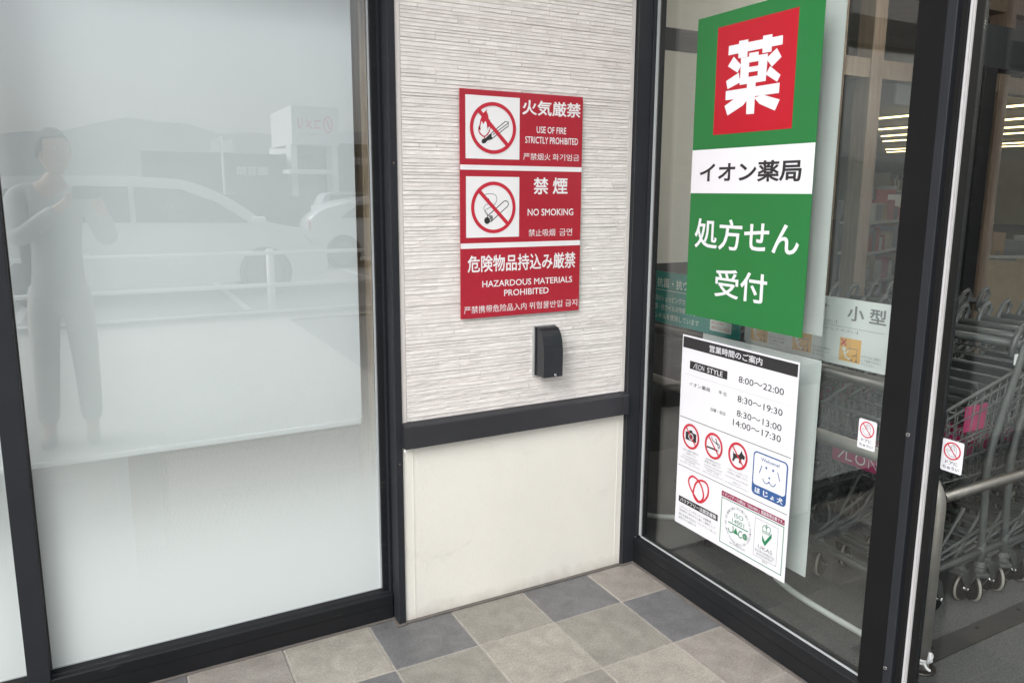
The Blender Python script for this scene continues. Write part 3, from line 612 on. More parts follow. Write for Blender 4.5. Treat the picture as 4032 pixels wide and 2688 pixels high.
# assistance dog badge
p.begin(1); p.rrect(.3815,.3345,.5305,.4865,.016,BLUE); p.end('badge'); p.begin(2); p.rrect(.3868,.3392,.5252,.4520,.012,WHITEPOST); p.end('badge_field')
p.begin(3)
for x,y in ((.4411,.3790),(.4708,.3786),(.4565,.4094)): p.dot(x,y,.0042 if y<.4 else .0036,BLUE)
p.stroke([(.4221,.3773),(.4121,.4060)],.0032,BLUE); p.stroke([(.4896,.3782),(.5010,.4056)],.0032,BLUE)
p.stroke(catmull([(.4288,.4201),(.4336,.4286),(.4434,.4323),(.4537,.4280),(.4564,.4217),(.4618,.4284),(.4727,.4327),(.4814,.4268),(.4839,.4195)]),.0030,BLUE); p.text('Welcome!',(.4165,.3490,.4965,.3610),BLUE,.006); p.end('badge_face')
p.begin(2)
for t,b in (('ほ',(.3966,.4600,.4199,.4795)),('じ',(.4336,.4600,.4551,.4795)),('ょ',(.4651,.4660,.4818,.4795)),('犬',(.4929,.4595,.5182,.4805))): p.text(t,b,WHITEPOST,.03)
p.end('badge_lettering')
# barrier-free mark
p.begin(1); p.stroke(catmull([(.0685,.5540),(.0754,.5382),(.0902,.5289),(.1141,.5333),(.1352,.5476),(.1483,.5694),(.1514,.5899),(.1426,.6065),(.1264,.6138),(.1017,.5985),(.0779,.5753)],True),.0080,REDP,True); p.end('loop_mark')
p.begin(2); p.stroke(catmull([(.0974,.5854),(.1071,.5527),(.1275,.5329),(.1536,.5279),(.1706,.5374),(.1762,.5568),(.1705,.5828),(.1462,.6100),(.1199,.6162),(.1002,.6015)],True),.0080,REDP,True); p.end('loop_mark')
p.begin(1); p.rect(.0177,.6288,.2303,.6530,BLK); p.end('caption_bar'); p.one('lettering','バリアフリー法認定建築',(.0270,.6330,.2230,.6492),WHITEPOST,.012,2)
p.begin(1)
for t,b in (('このショッピングセンターは高齢者、',(.0229,.6640,.2021,.6745)),('身体障がい者の方々に優しい建物として',(.023,.6785,.2193,.6885)),('国土交通省の定める「バリアフリー法」に',(.0229,.6950,.226,.7055)),('認定された建物です',(.0227,.7105,.1211,.7205))): p.text(t,b,GREY,.004)
p.end('caption')
p.begin(1); p.rect(.2434,.5280,.5315,.5472,MAG); p.end('caption_bar'); p.one('lettering','イオンリテール(株)は「ISO14001」認証取得企業です。',(.2480,.5305,.5280,.5455),WHITEPOST,.012,2)
p.begin(1); p.frame(.2445,.5515,.5315,.7225,.0028,DGREEN); p.frame(.4065,.5660,.5085,.7010,.0012,GREY); p.end('certificate_frame')
p.begin(1); p.ringtext('CERTIFICATION ORGANIZATION FOR ENVIRONMENT AND QUALITY・JAPAN AUDIT AND ',.3295,.6330,.0590,.0650,.0085,GREY,-170,360)
p.text('ISO',(.31,.5885,.3527,.6040),DGREEN,0); p.text('14001',(.3015,.6105,.3584,.6262),DGREEN,0); p.rect(.2824,.6300,.3773,.6338,DGREEN)
p.stroke(catmull([(.3069,.6384),(.3083,.6562),(.3012,.6657),(.2901,.6650),(.2851,.6539)]),.0038,DGREEN); p.poly([(.3210,.6400),(.3087,.6635),(.3334,.6640)],DGREEN); p.stroke(catmull([(.3511,.6462),(.3428,.6440),(.3361,.6520),(.3352,.6620),(.3427,.6675),(.3523,.6643)]),.0038,DGREEN); p.dot(.3650,.6560,.0118,DGREEN,28)
p.text('EC00J0033',(.2960,.7020,.3675,.7100),GREY,.004); p.end('certificate_mark')
p.begin(2)
for a in (-.006,0,.006): p.stroke([(.3650+a,.6450),(.3650+a*1.5,.6560),(.3650+a,.6670)],.0008,WHITEPOST)
p.stroke([(.3540,.6560),(.3760,.6560)],.0008,WHITEPOST); p.end('globe_lines')
p.begin(1); p.stroke(catmull([(.4410,.5899),(.4450,.5821),(.4524,.5790),(.4577,.5868),(.4632,.5791),(.4723,.5796),(.4751,.5871),(.4713,.6036)]),.0024,DGREEN); p.stroke([(.4410,.5880),(.4423,.6057),(.4713,.6050),(.4755,.5880)],.0024,DGREEN); p.stroke([(.4425,.6000),(.4715,.5995)],.002,DGREEN); p.stroke([(.4577,.5719),(.4577,.5990)],.002,DGREEN); p.stroke([(.4545,.5755),(.4610,.5755)],.002,DGREEN)
p.poly([(.4407,.6150),(.4423,.6359),(.4551,.6510),(.4823,.6110),(.4811,.5950),(.4546,.6345)],DGREEN)
p.text('UKAS',(.4260,.6560,.4890,.6690),GREY,0); p.text('ENVIRONMENTAL',(.4150,.6745,.5010,.6830),GREY,0); p.text('MANAGEMENT',(.4216,.6862,.4940,.6940),GREY,0); p.text('051',(.4478,.7035,.4699,.7110),GREY,.003); p.end('certificate_mark')

# --- backs of the notices hung on the inner pane
for y0,y1,z0,z1,l in ((HY,HY-.546,HZ-.742,HZ,'blank grey backed sheet behind the opening hours notice'),(GY,GY-.5325,GZ-1.0376,GZ,'blank grey backed sheet behind the green pharmacy poster')):
    mb=MB(); mb.box(.3555,.3565,y1,y0,z0-.004,z1-.004,PAPERB); tag(mb.build('paper_sheet'),l,'sheet')

# --- door stickers
def sticker(xf,y,z,label):
    mb=MB(); mb.prism([(xf,y-a,z-b) for a,b in rr(0,0,.0578,.0870,.005)],(.0006,0,0),WHITEPOST); o=mb.build('door_sticker')
    tag(o,label,'sticker','hand warning stickers on the door glass')
    p=Print(o,(xf,y,z),(0,-1,0),(-1,0,0))
    hand=[(.0129,.0285),(.0147,.0258),(.0174,.0272),(.0202,.0319),(.0228,.0281),(.0226,.0191),(.0246,.0162),(.0268,.0134),(.0291,.0117),(.0326,.0127),(.0364,.0152),(.0382,.0183),(.0393,.0333),(.0369,.0411),(.0293,.0441),(.0223,.0427),(.0166,.0362)]
    p.begin(1); p.stroke(hand,.0011,GREY,True)
    for a,b in (((.0250,.0165),(.0261,.0271)),((.0290,.0125),(.0300,.0269)),((.0333,.0134),(.0340,.0276))): p.stroke([a,b],.0010,GREY)
    p.end('hand_outline')
    p.begin(2); p.ring(.0283,.0287,.0232,.0240,.0036,REDP,40); p.stroke([(.0140,.0120),(.0430,.0455)],.0026,REDP); p.end('prohibition_ring')
    p.one('lettering','ドアに',(.0123,.0568,.0456,.0662),BLK,.012); p.one('lettering','ちゅうい',(.0064,.0712,.0505,.0805),BLK,.012)
sticker(GX-.0004,-.757,.8925,'small white hand warning sticker on the glass left of the black stile')
sticker(.3054,-.978,.8900,'small white hand warning sticker on the glass right of the white seal strip')

# --- wall box
bx=empty('wall_box',(-.20,W,.84),'small black curved metal box with a screw on the ledgestone below the red sign','box')
x0,x1,zb,zt=-.2600,-.1730,.8610,1.041
mb=MB(); mb.box(x0-.003,x1+.002,W-.010,W+.003,zb-.003,zt+.004,mat('backplate_grey',(.36,.37,.37),.6),.001); part(mb,'back_plate',bx)
depth=.062; y0=W-.010
arc=[(y0,zb),(y0-depth,zb)]
for q in range(0,11):
    a=R(90*q/10); arc.append((y0-.010-(depth-.010)*math.cos(a)**.85,zb+.080+(zt-zb-.080)*math.sin(a)))
arc.append((y0,zt))
mb=MB(); mb.prism([(x0+.006,y,z) for y,z in arc],(x1-x0-.006,0,0),mat('box_black',(.016,.018,.022),.36,0,.06,30),.0012); 
mb.box(x0+.002,x1+.002,y0-.006,y0,zb,zt+.001,mat('box_black',(.016,.018,.022)),.001); part(mb,'cover',bx)
mb=MB(); mb.disc((x1-.032,y0-depth-.0008,zb+.008),(0,1,0),.0048,.003,CHROME,16); part(mb,'screw',bx)
mb=MB(); mb.disc((x1-.032,y0-depth-.0003,zb+.0075),(0,1,0),.0068,.0012,RUB,16); part(mb,'screw_slot',bx)

# ================================================================== entrance hall and shop interior
mb=MB(); mb.box(.29,40,-3.05,30,-.1,-.001,CARPET); tag(mb.build('hall_floor'),None,None,None,'structure')
mb=MB(); mb.box(-6,.3,.34,1.3,-.1,-.002,mat('shop_floor_tile',(.30,.29,.27),.4)); tag(mb.build('shop_floor'),None,None,None,'structure')
mb=MB(); mb.box(-6,40,.30,30,3.75,3.9,CEIL); mb.box(.34,7.5,-2.95,4.2,2.96,3.75,CEIL); mb.box(-6,.34,.40,1.4,2.95,3.75,CEIL); mb.box(.24,40,-3.05,.30,3.75,3.9,CEIL); tag(mb.build('ceiling'),None,None,None,'structure')
mb=MB(); mb.box(-6,2.45,1.3,1.4,1.13,2.30,BEIGE); mb.box(-6,2.45,1.3,1.4,2.42,2.96,BEIGE); mb.box(-6,2.45,1.298,1.4,2.30,2.42,BLACK2); mb.box(.30,2.45,1.296,1.4,0,1.13,DKIN); mb.box(-6,.30,1.3,1.4,0,1.13,BEIGE)
tag(mb.build('wall'),'beige back wall of the entrance hall above a dark base','wall')
mb=MB(); mb.box(.29,.34,.345,1.3,0,2.95,BEIGE); tag(mb.build('wall'),'short partition wall dividing the shop window bay from the hall','wall')
mb=MB(); mb.box(7.5,40,-3.05,-2.95,0,3.75,BEIGE); tag(mb.build('wall'),'long blank side wall of the shop','wall')
fg=empty('added_glazing',(4,-3,0),'unseen glazed hall end added to let daylight in','glazing')  # unseen end of the hall, glazed so that daylight brightens the inside
mb=MB(); mb.box(.34,7.5,-3.003,-2.997,.05,2.7,DGLASS); part(mb,'glass_pane',fg)
for x in (2.6,5.0,7.4):
    mb=MB(); mb.box(x-.04,x+.04,-3.04,-2.96,0,2.7,BLACK2,.002); part(mb,'mullion',fg)
mb=MB(); mb.box(40,40.1,-3.05,30,0,3.8,BEIGE); mb.box(2.45,40,30,30.1,0,3.8,BEIGE); mb.box(2.35,2.45,1.4,30,0,3.8,BEIGE); tag(mb.build('wall'),'far beige wall at the back of the shop','wall')
fr=empty('wooden_partition',(3.6,1.35,0),'brown wooden post and beam screen between the hall and the shop','partition')
for x in (2.56,2.93,3.66,4.37,5.3,6.6):
    mb=MB(); mb.box(x-.06,x+.06,1.3,1.42,0,2.96,BROWN,.003); part(mb,'post',fr)
for z0,z1 in ((2.28,2.40),(2.84,2.96)):
    mb=MB(); mb.box(2.45,7.4,1.31,1.41,z0,z1,BROWN,.003); part(mb,'beam',fr)
dk=empty('dark_door_frame',(3.9,.9,0),'dark metal frame with small stickers behind the sliding door','door frame')
mb=MB(); mb.box(3.20,3.33,.75,.86,0,2.3,BLACK,.003); part(mb,'post',dk)
mb=MB(); mb.box(3.15,3.9,.76,.87,2.3,2.55,BLACK2,.003); part(mb,'header',dk)
mb=MB(); mb.prism([(3.198,.835-a,1.42-b) for a,b in ((.02,0),(.045,.09),(-.005,.09))],(.001,0,0),PALE); mb.prism([(3.198,.845-a,1.27-b) for a,b in rr(0,0,.06,.035,.01)],(.001,0,0),TEAL); part(mb,'warning_label',dk)
tc=[]
for k_,x in enumerate((17.7,21.0,23.7,26.2,31.4,33.5)):
    ya=1.0; yb=x*.70
    l=empty('ceiling_light',(x,(ya+yb)/2,3.6),('nearest','second','third','fourth','fifth','farthest')[k_]+' warm ceiling strip light counted into the shop','ceiling light','warm strip lights over the shop')
    mb=MB(); mb.box(x-.03,x+.03,ya,yb,3.58,3.62,LAMP); part(mb,'tube',l)
    mb=MB(); mb.box(x-.05,x+.05,ya,yb,3.621,3.66,PALE); part(mb,'housing',l)
for X_,Y_,l_ in ((6.68,3.68,'round white downlight in the hall ceiling, farthest inside'),(2.6,.4,'unseen fill lamp added above the cart rows'),(4.2,-1.4,'unseen fill lamp added in the middle of the hall'),(1.6,-2.2,'unseen fill lamp added behind the sliding door'),(4.6,-2.4,'unseen fill lamp added near the glazed front')):
    dl=empty('downlight',(X_,Y_,2.955),l_,'downlight','downlights in the hall ceiling')  # the four drum lamps are added out of view to brighten the hall
    mb=MB(); mb.disc((X_,Y_,2.952 if X_>6 else 2.89),(0,0,1),.07 if X_>6 else .10,.006 if X_>6 else .10,SPOT if X_>6 else DRUM_FILL,20); part(mb,'lamp',dl)
    mb=MB(); mb.disc((X_,Y_,2.957),(0,0,1),.09,.004,PALE,20); part(mb,'trim',dl)
hs_=MB(); hs_.box(5.5,6.5,3.0,3.03,2.42,2.78,PALE,.003); tag(hs_.build('hanging_board'),'blank pale board hanging under the hall ceiling','board')
rnd=random.Random(5)
GOODS=[mat('carton_brown',(.36,.24,.13),.7),mat('goods_white',(.55,.54,.5),.6),mat('goods_grey',(.2,.2,.2),.6),mat('goods_red',(.35,.07,.06),.6),mat('goods_tan',(.42,.33,.2),.6),mat('goods_dark',(.05,.05,.055),.6)]
def shelf(x,y,L,H,rot,label):
    s=empty('display_shelf',(x,y,0),label,'shelf','goods shelves inside the shop')
    M=Matrix.Translation((x,y,0))@Matrix.Rotation(rot,4,'Z')
    mb=MB(); mb.box(-L/2,L/2,-.02,.02,0,H,GOODS[2],0,M)
    for k in range(4): mb.box(-L/2,L/2,-.32,-.02,.15+k*(H-.2)/3.6,.18+k*(H-.2)/3.6,GOODS[1],0,M)
    mb.build('rack',s)
    mb=MB()
    for k in range(4):
        q=-L/2+.02
        while q<L/2-.12:
            wd=rnd.uniform(.08,.28); mb.box(q,min(q+wd,L/2),-.30,-.05,.185+k*(H-.2)/3.6,.185+k*(H-.2)/3.6+rnd.uniform(.12,.30),rnd.choice(GOODS),0,M); q+=wd+.01
    o=mb.build('goods',s); o['kind']='stuff'
shelf(6.9,4.2,2.4,1.45,R(20),'goods shelf nearest the hall on the left of the aisle')
shelf(8.8,5.6,2.6,1.6,R(35),'goods shelf behind the nearest shelf on the left')
shelf(7.4,2.6,1.6,1.05,R(-30),'low shelf of brown cartons behind the shopping carts')
shelf(9.4,2.4,2.2,1.2,R(-50),'low goods shelf farther back behind the carts')
shelf(11.5,7.5,3.0,1.9,R(30),'tall goods shelf deep in the shop')
mb=MB(); mb.box(5.6,6.6,2.1,2.9,.35,.86,GOODS[4],.01); mb.box(5.7,6.5,2.2,2.8,0,.35,GOODS[5]); tag(mb.build('display_table'),'pale wooden produce table behind the cart handles','table')
# floor strip with screws
ts=empty('floor_strip',(1.6,-.77,0),'dark metal strip with screws across the entrance mat','floor strip')
mb=MB(); mb.box(.45,4.0,-.79,-.715,-.001,.003,mat('strip_dark',(.05,.05,.05),.5,.3),0); mb.box(.45,4.0,-.7935,-.79,-.001,.0045,STEEL); part(mb,'strip',ts)
for x in (.76,1.02,1.28,1.54,1.8):
    mb=MB(); mb.disc((x,-.74,.0035),(0,0,1),.007,.001,RUB,10); part(mb,'screw',ts)

# guard rail
gr=empty('guard_rail',(.62,-.79,0),'stainless steel guard rail around the carts behind the door glass','rail')
mb=MB()
pts=[(.625,-.79,.0),(.625,-.79,.56)]+[(.625,-.79+.10*(1-math.cos(R(a))),.56+.10*math.sin(R(a))) for a in range(10,95,10)]+[(.625,.2,.66),(.625,.9,.66)]
mb.tube(pts,.0245,mat('satin_steel',(.46,.44,.41),.5,.8,.1,20),16); part(mb,'post_tube',gr)
mb=MB(); mb.tube([(.645,-.79,.585),(2.6,-.79,.585)],.018,STEEL,14); part(mb,'rail_tube',gr)
mb=MB(); mb.tube([(.62,-.74,.905),(.62,1.1,.905)],.021,STEEL,14); part(mb,'rail_tube',gr)
mb=MB(); mb.tube([(.62,.20,0),(.62,.20,.905)],.024,STEEL,14); part(mb,'post_tube',gr)
mb=MB(); mb.disc((.625,-.79,.003),(0,0,1),.045,.006,STEEL,20); part(mb,'foot_plate',gr)
lp=empty('floor_pipe',(.5,0,.1),'low pale bumper pipe with joint rings along the inside of the glass','pipe')
mb=MB(); mb.tube(catmull([(.47,.56,.05),(.47,.40,.09),(.47,.19,.155),(.47,-.02,.145),(.47,-.24,.14),(.47,-.42,.11),(.47,-.70,.105)],n=6),.011,mat('pale_pipe',(.42,.44,.43),.35),10); part(mb,'pipe',lp)
for y,z in ((-.05,.1455),(-.30,.13)):
    mb=MB(); mb.tube([(.47,y-.006,z),(.47,y+.006,z)],.014,STEEL,12); part(mb,'joint_ring',lp)
zt_=empty('cable_tie',(.625,-.79,.03),'knotted white tie around the foot of the steel post','tie')
mb=MB(); mb.tube([(.625+.029*math.cos(R(a)),-.79+.029*math.sin(R(a)),.035+.004*math.sin(R(a*3))) for a in range(0,360,20)],.0045,WHITEP,8,True); mb.tube([(.625+.030*math.cos(R(a)),-.79+.030*math.sin(R(a)),.047-.005*math.sin(R(a*2))) for a in range(0,360,20)],.0045,WHITEP,8,True); part(mb,'loop',zt_)
mb=MB(); mb.tube(catmull([(.61,-.818,.04),(.604,-.826,.052),(.606,-.828,.066),(.612,-.824,.078)]),[.006]*20+[.005]*5,WHITEP,8); mb.tube(catmull([(.60,-.815,.04),(.596,-.828,.03),(.602,-.836,.024)]),.0045,WHITEP,8); part(mb,'loose_end',zt_)

# hanging notices behind the sidelight
XB=.55
teal=MB(); teal.prism([(XB,a,b) for a,b in rr(.02,.957,.62,1.186,.012)],(.004,0,0),TEAL); teal=tag(teal.build('notice_board'),'teal notice about hygienic cart handles hanging behind the glass','notice')
p=Print(teal,(XB,.62,1.186),(0,-1,0),(-1,0,0))
q=lambda y,z:(.62-y,1.186-z)
p.one('lettering','抗菌・抗ウイルス',(.085,.028,.42,.070),NOTW,.01); p.begin(1); p.rect(.078,.0805,.44,.0825,NOTW); p.end('rule')
p.begin(1)
for t,a,b,y in (('当店のショッピングカートは',.050,.345,.106),('抗菌・抗ウイルス作用のある',.050,.345,.145),('ハンドルを使用しています',.050,.366,.185)): p.text(t,(a,y,b,y+.026),NOTW,0)
p.end('lettering'); p.begin(1); p.rrect(.433,.168,.556,.213,.005,NOTW); p.end('seal_card'); p.begin(2); p.text('ISO 21702',(.443,.174,.510,.183),REDP,0); p.text('抗ウイルス加工',(.444,.192,.546,.206),REDP,.01); p.end('lettering')
wb=MB(); wb.prism([(XB-.003,a,b) for a,b in rr(-.632,.957,-.009,1.184,.018)],(.004,0,0),NOTW); wb=tag(wb.build('notice_board'),'white rounded notice about small carts with orange pictograms behind the glass','notice')
p=Print(wb,(XB-.003,-.009,1.184),(0,-1,0),(-1,0,0))
p.one('lettering','小 型',(.456,.020,.602,.071),GREY,.022); p.one('lettering','カート',(.285,.024,.385,.040),GREY,.01)
p.begin(1); p.text('【お買物カート小型をご利用ください】',(.10,.078,.418,.090),GREY,0); p.rect(.05,.0955,.598,.0967,GREY); p.text('【使用後はカート置場へおもどしください】',(.12,.103,.502,.113),GREY,0)
for n,(a,ls) in enumerate(((.125,('エスカレーターで','のご使用はご遠慮','ください。')),(.326,('お子さまを買物カ','ゴに乗せないでく','ださい。')),(.523,('お子さまに遊具と','して使用させない','でください。')))):
    for j,t in enumerate(ls): p.text(t,(a,.178+j*.0125,a+.073*(1 if j<2 else .7),.187+j*.0125),GREY,0)
p.end('caption')
for a in (.034,.236,.436):
    p.begin(1); p.rect(a,.131,a+.083,.210,ORANGE); p.end('pictogram_field')
    p.begin(2); p.stroke([(a+.036,.164),(a+.070,.164),(a+.068,.182),(a+.048,.190),(a+.070,.186),(a+.068,.203)],.0028,GREY); p.dot(a+.050,.203,.004,GREY); p.dot(a+.069,.204,.004,GREY); p.end('cart_pictogram')
    p.begin(3); p.dot(a+.019,.169,.0075,NOTW); p.stroke([(a+.020,.177),(a+.028,.196),(a+.045,.201)],.006,NOTW); p.stroke([(a+.024,.184),(a+.038,.172)],.004,NOTW); p.end('child_pictogram')
    p.begin(3); p.stroke([(a+.006,.136),(a+.026,.158)],.005,REDP); p.end('cross_stroke'); p.begin(4); p.stroke([(a+.026,.136),(a+.006,.158)],.005,REDP); p.end('cross_stroke')

# shopping carts (built with the rear caster axle at x=0, width along y, front towards -x)
def make_cart():
    r=empty('shopping_cart',(0,0,0),None,'cart')
    Wd=.225
    mb=MB()
    for s in (-1,1):
        y=s*(Wd+.005)
        mb.tube([(0,y,.172),(0,y,.25)],.0145,CARTM,10)
        mb.tube(catmull([(0,y,.20),(-.012,y,.40),(-.02,y,.56),(.03,y,.74),(.09,y,.88),(.135,y*.97,.985)],n=5),.0125,CARTM,10)
        mb.tube([(0,y,.215),(-.40,y*.88,.17)],.012,CARTM,8)
        mb.tube([(-.02,y*.97,.30),(-.36,y*.86,.20)],.006,CARTL,6)
        mb.tube([(-.30,y*.88,.16),(-.11,y*.93,.40)],.006,CARTL,6)
    mb.tube([(-.40,-Wd*.88,.15),(-.40,Wd*.88,.15)],.012,CARTM,8)
    for k in range(5): mb.tube([(-.06-.08*k,-Wd*.9,.158),(-.06-.08*k,Wd*.9,.158)],.005,CARTM,6)
    mb.build('frame',r)
    mb=MB(); fx,rx=-.40,.085
    def side(s,t,u): # t along 0..1 from front to rear, u 0..1 bottom to top
        x=fx+(rx-fx)*t; z0=.50+.02*t; z1=.735+.16*t; return (x+ .03*(u-.5)*(-1 if t<.5 else 1),s*(Wd*(.80+.14*t)+.012*u),z0+(z1-z0)*u)
    for s in (-1,1):
        for u in (0,.25,.5,.75): mb.tube([side(s,0,u),side(s,1,u)],.0028,CARTL,5)
        mb.tube([side(s,0,1),side(s,1,1)],.006,CARTL,6)
        for k in range(13): mb.tube([side(s,k/12,0),side(s,k/12,1)],.0022,CARTL,5)
    for k in range(9):
        y=-.8+1.6*k/8
        mb.tube([(fx-.012,y*Wd*.98,.50),(fx+.012,y*Wd,.735)],.0022,CARTL,5); mb.tube([(fx,y*Wd,.50),(rx,y*Wd*1.16,.52)],.0022,CARTL,5)
    for u in (0,.33,.66,1):
        a=side(-1,0,u); b=side(1,0,u); mb.tube([a,b],.0035 if u<1 else .006,CARTL,6)
        a=side(-1,1,u); b=side(1,1,u); mb.tube([a,b],.0035,CARTL,6)
    for k in range(1,6): mb.tube([side(-1,k/6,0),side(1,k/6,0)],.0024,CARTL,5)
    mb.build('basket',r)
    mb=MB(); M=Matrix.Translation((.02,0,.75))@Matrix.Rotation(R(-28),4,'Y'); mb.box(-.012,.0,-.17,.17,-.10,.12,CARTP,.004,M)
    for k in range(4): mb.box(-.016,-.012,-.15,.15,-.08+.045*k,-.055+.045*k,CARTL,0,M)
    mb.build('child_seat',r)
    h=mb=MB(); mb.tube([(.135,-.215,.985),(.135,.215,.985)],.017,CARTP,14); hd=mb.build('handle',r)
    for s in (-1,1):
        mb=MB(); M=Matrix.Translation((.135,s*.205,.99))@Matrix.Rotation(R(35),4,'Y')
        mb.tube([M@Vector(v) for v in ((-.012,0,-.06),(-.03,0,-.02),(-.034,0,.035),(-.015,0,.07),(.018,0,.06),(.022,0,.0),(.008,0,-.05))],.011,CARTP,8,True); mb.build('grip',hd)
        mb=MB(); mb.box(.095,.125,s*.218-.003,s*.218+.003,.915,.955,PALE,0); mb.build('tag',r)
    mb=MB(); mb.prism([(fx-.018,a,b) for a,b in rr(-.125,.535,.125,.605,.006)],(-.003,0,0),PINK); lp_=mb.build('name_plate',r)
    p=Print(lp_,(fx-.021,.125,.605),(0,-1,0),(-1,0,0)); p.begin(1); c=NOTW
    p.stroke([(.03,.056),(.058,.018)],.005,c); p.stroke([(.058,.020),(.088,.020)],.0045,c); p.stroke([(.064,.018),(.064,.056)],.005,c); p.stroke([(.064,.054),(.090,.054)],.0045,c); p.ring(.124,.037,.021,.021,.005,c,24); p.stroke([(.160,.058),(.160,.018),(.192,.056),(.192,.016)],.005,c); p.end('lettering')
    def caster(x,y,q,ang):
        mb=MB(); M=Matrix.Translation((x,y,0))@Matrix.Rotation(R(ang),4,'Z')
        T=lambda *v:M@Vector(v)
        mb.tube([T(0,0,.175),T(0,0,.15),T(0,0,.135)],[.015,.018,.026],CARTM,14); mb.disc(T(0,0,.158),(0,0,1),.021,.006,CARTL,14); mb.box(-.028,.024,-.026,.026,.118,.136,CARTP,.005,M)
        for s in (-1,1): mb.prism([T(*v) for v in ((-.026,s*.022,.124),(.022,s*.022,.124),(.046,s*.022,.064),(.036,s*.022,.046),(.020,s*.022,.054))],M.to_3x3()@Vector((0,s*.005,0)),CARTP)
        c=mb.build('caster',r)
        mb=MB(); mb.disc(T(.032,0,q),M.to_3x3()@Vector((0,1,0)),q*.88,.024,RUB,26); mb.disc(T(.032,0,q),M.to_3x3()@Vector((0,1,0)),.008,.062,CHROME,10); w=mb.build('wheel',c)
        mb=MB(); mb.tube([T(.032+q*.91*math.cos(R(a)),0,q+q*.91*math.sin(R(a))) for a in range(0,360,12)],q*.09,TYRE,8,True); 
        mb.build('tyre',w)
    caster(0,-.232,.058,62); caster(0,.232,.058,10); caster(-.37,-.19,.052,5); caster(-.37,.19,.052,20)
    return r
cart=make_cart()
ordn=['first','second','third','fourth','fifth','sixth','seventh','eighth']
for row,(cx,cyy,n,rowname) in enumerate(((1.185,-.405,8,'in the near row beside the guard rail'),(1.10,.33,8,'in the far row'))):
    for k in range(n):
        c=cart if (row==0 and k==0) else copy_tree(cart)
        c.location=(cx+.158*k+random.uniform(-.008,.008),cyy+random.uniform(-.006,.006),0)
        tag(c,f'grey shopping cart, {ordn[k]} from the left {rowname}','cart','nested grey shopping carts')
# three pink price tags on the front cart
for k in range(3):
    mb=MB(); mb.box(-.155+.047*k,-.115+.047*k,-.206,-.203,.69,.785,PINK,.001); mb.build('pink_tag',cart).location=(0,0,0)

# ================================================================== outside: car park seen in the window glass
mb=MB(); mb.box(-400,400,-500,-6.45,-.3,-.02,ASPH); mb.box(-400,-6,-6.45,2,-.3,-.02,ASPH); mb.box(.292,400,-6.45,-3.051,-.3,-.021,ASPH)
for k in range(-6,9): mb.box(k*2.6-.05,k*2.6+.05,-12.2,-7.6,-.02,-.0165,PAINTW)
tag(mb.build('car_park'),None,None,None,'structure')
mb=MB(); mb.box(-6,6,-6.62,-6.45,-.12,.0,mat('kerb_stone',(.42,.41,.39),.9)); tag(mb.build('kerb'),None,None,None,'structure')
fe=empty('guard_fence',(.18,-7.0,0),'low white tubular guard fence between the terrace and the car park','fence')
for x in (-5.9,-3.86,-1.82,.20,2.24,4.28):
    mb=MB(); mb.tube([(x,-7,-.02),(x,-7,.805)],.048,PAINTW,14); mb.disc((x,-7,.81),(0,0,1),.048,.012,PAINTW,14,.03); mb.disc((x,-7,-.015),(0,0,1),.09,.012,PAINTW,14); part(mb,'post',fe)
for z in (.765,.365,.02):
    mb=MB(); mb.tube([(-6,-6.94,z),(4.6,-6.94,z)],.028,PAINTW,10); part(mb,'rail',fe)
def vehicle(name,label,xr,xf,y,wd,H,belt,prof,glass,body,wheels,wr,flip=1):
    """side profile prof in (u 0..1 rear to front, z) extruded over the width"""
    L=xf-xr; r=empty(name,((xr+xf)/2,y-wd/2,0),label,'car')
    P=[(xr+u*L,z) for u,z in catmull(prof,True,4)]
    mb=MB(); mb.prism([(x,y-.06,z) for x,z in P],(0,-(wd-.12),0),body,.055,True); part(mb,'body',r)
    for gname,pts in glass:
        G_=[(xr+u*L,z) for u,z in pts]
        mb=MB(); mb.prism([(x,y+.004,z) for x,z in G_],(0,-.03,0),CARGLASS,.006); mb.prism([(x,y-wd-.004,z) for x,z in G_],(0,.03,0),CARGLASS,.006); part(mb,gname,r)
    for u in wheels:
        for s in (0,1):
            yy=y-.07 if s==0 else y-wd+.07; x=xr+u*L
            mb=MB(); mb.tube([(x+wr*.86*math.cos(R(a)),yy,wr+wr*.86*math.sin(R(a))-.02) for a in range(0,360,15)],wr*.2,RUB,10,True); w_=part(mb,'wheel',r)
            mb=MB(); mb.disc((x,yy+(.02 if s==0 else -.02),wr-.02),(0,1,0),wr*.74,.1,CARTL,20); o=mb.build('rim',w_)
            mb=MB(); mb.disc((x,yy+(-.02 if s==0 else .02),wr-.02),(0,1,0),wr*1.16,.14,RUB,24); part(mb,'wheel_arch',r)
    return r
mv=vehicle('minivan','white minivan parked behind the guard fence',-3.25,1.46,-9.0,1.75,1.7,.95,
 [(.0,.30),(.003,.75),(.01,1.0),(.035,1.45),(.07,1.66),(.25,1.71),(.50,1.70),(.60,1.63),(.70,1.42),(.80,1.10),(.86,1.02),(.95,.93),(.99,.78),(1.0,.45),(.985,.25),(.8,.20),(.5,.19),(.2,.20),(.03,.22)],
 [('rear_window',[(.05,1.12),(.075,1.52),(.21,1.56),(.21,1.10)]),('side_window',[(.225,1.10),(.225,1.57),(.42,1.57),(.42,1.08)]),('front_window',[(.435,1.08),(.435,1.57),(.56,1.54),(.66,1.36),(.755,1.06)])],CARWHITE,(.18,.80),.33)
mb=MB(); mb.box(.33,.52,-8.96,-8.84,1.02,1.15,CARWHITE,.03); part(mb,'door_mirror',mv)
mb=MB(); mb.prism([(1.10,-8.985,.86),(1.36,-8.985,.80),(1.40,-8.985,.70),(1.22,-8.985,.72)],(0,-.12,0),mat('headlight',(.7,.72,.75),.1),.01); part(mb,'headlight',mv)
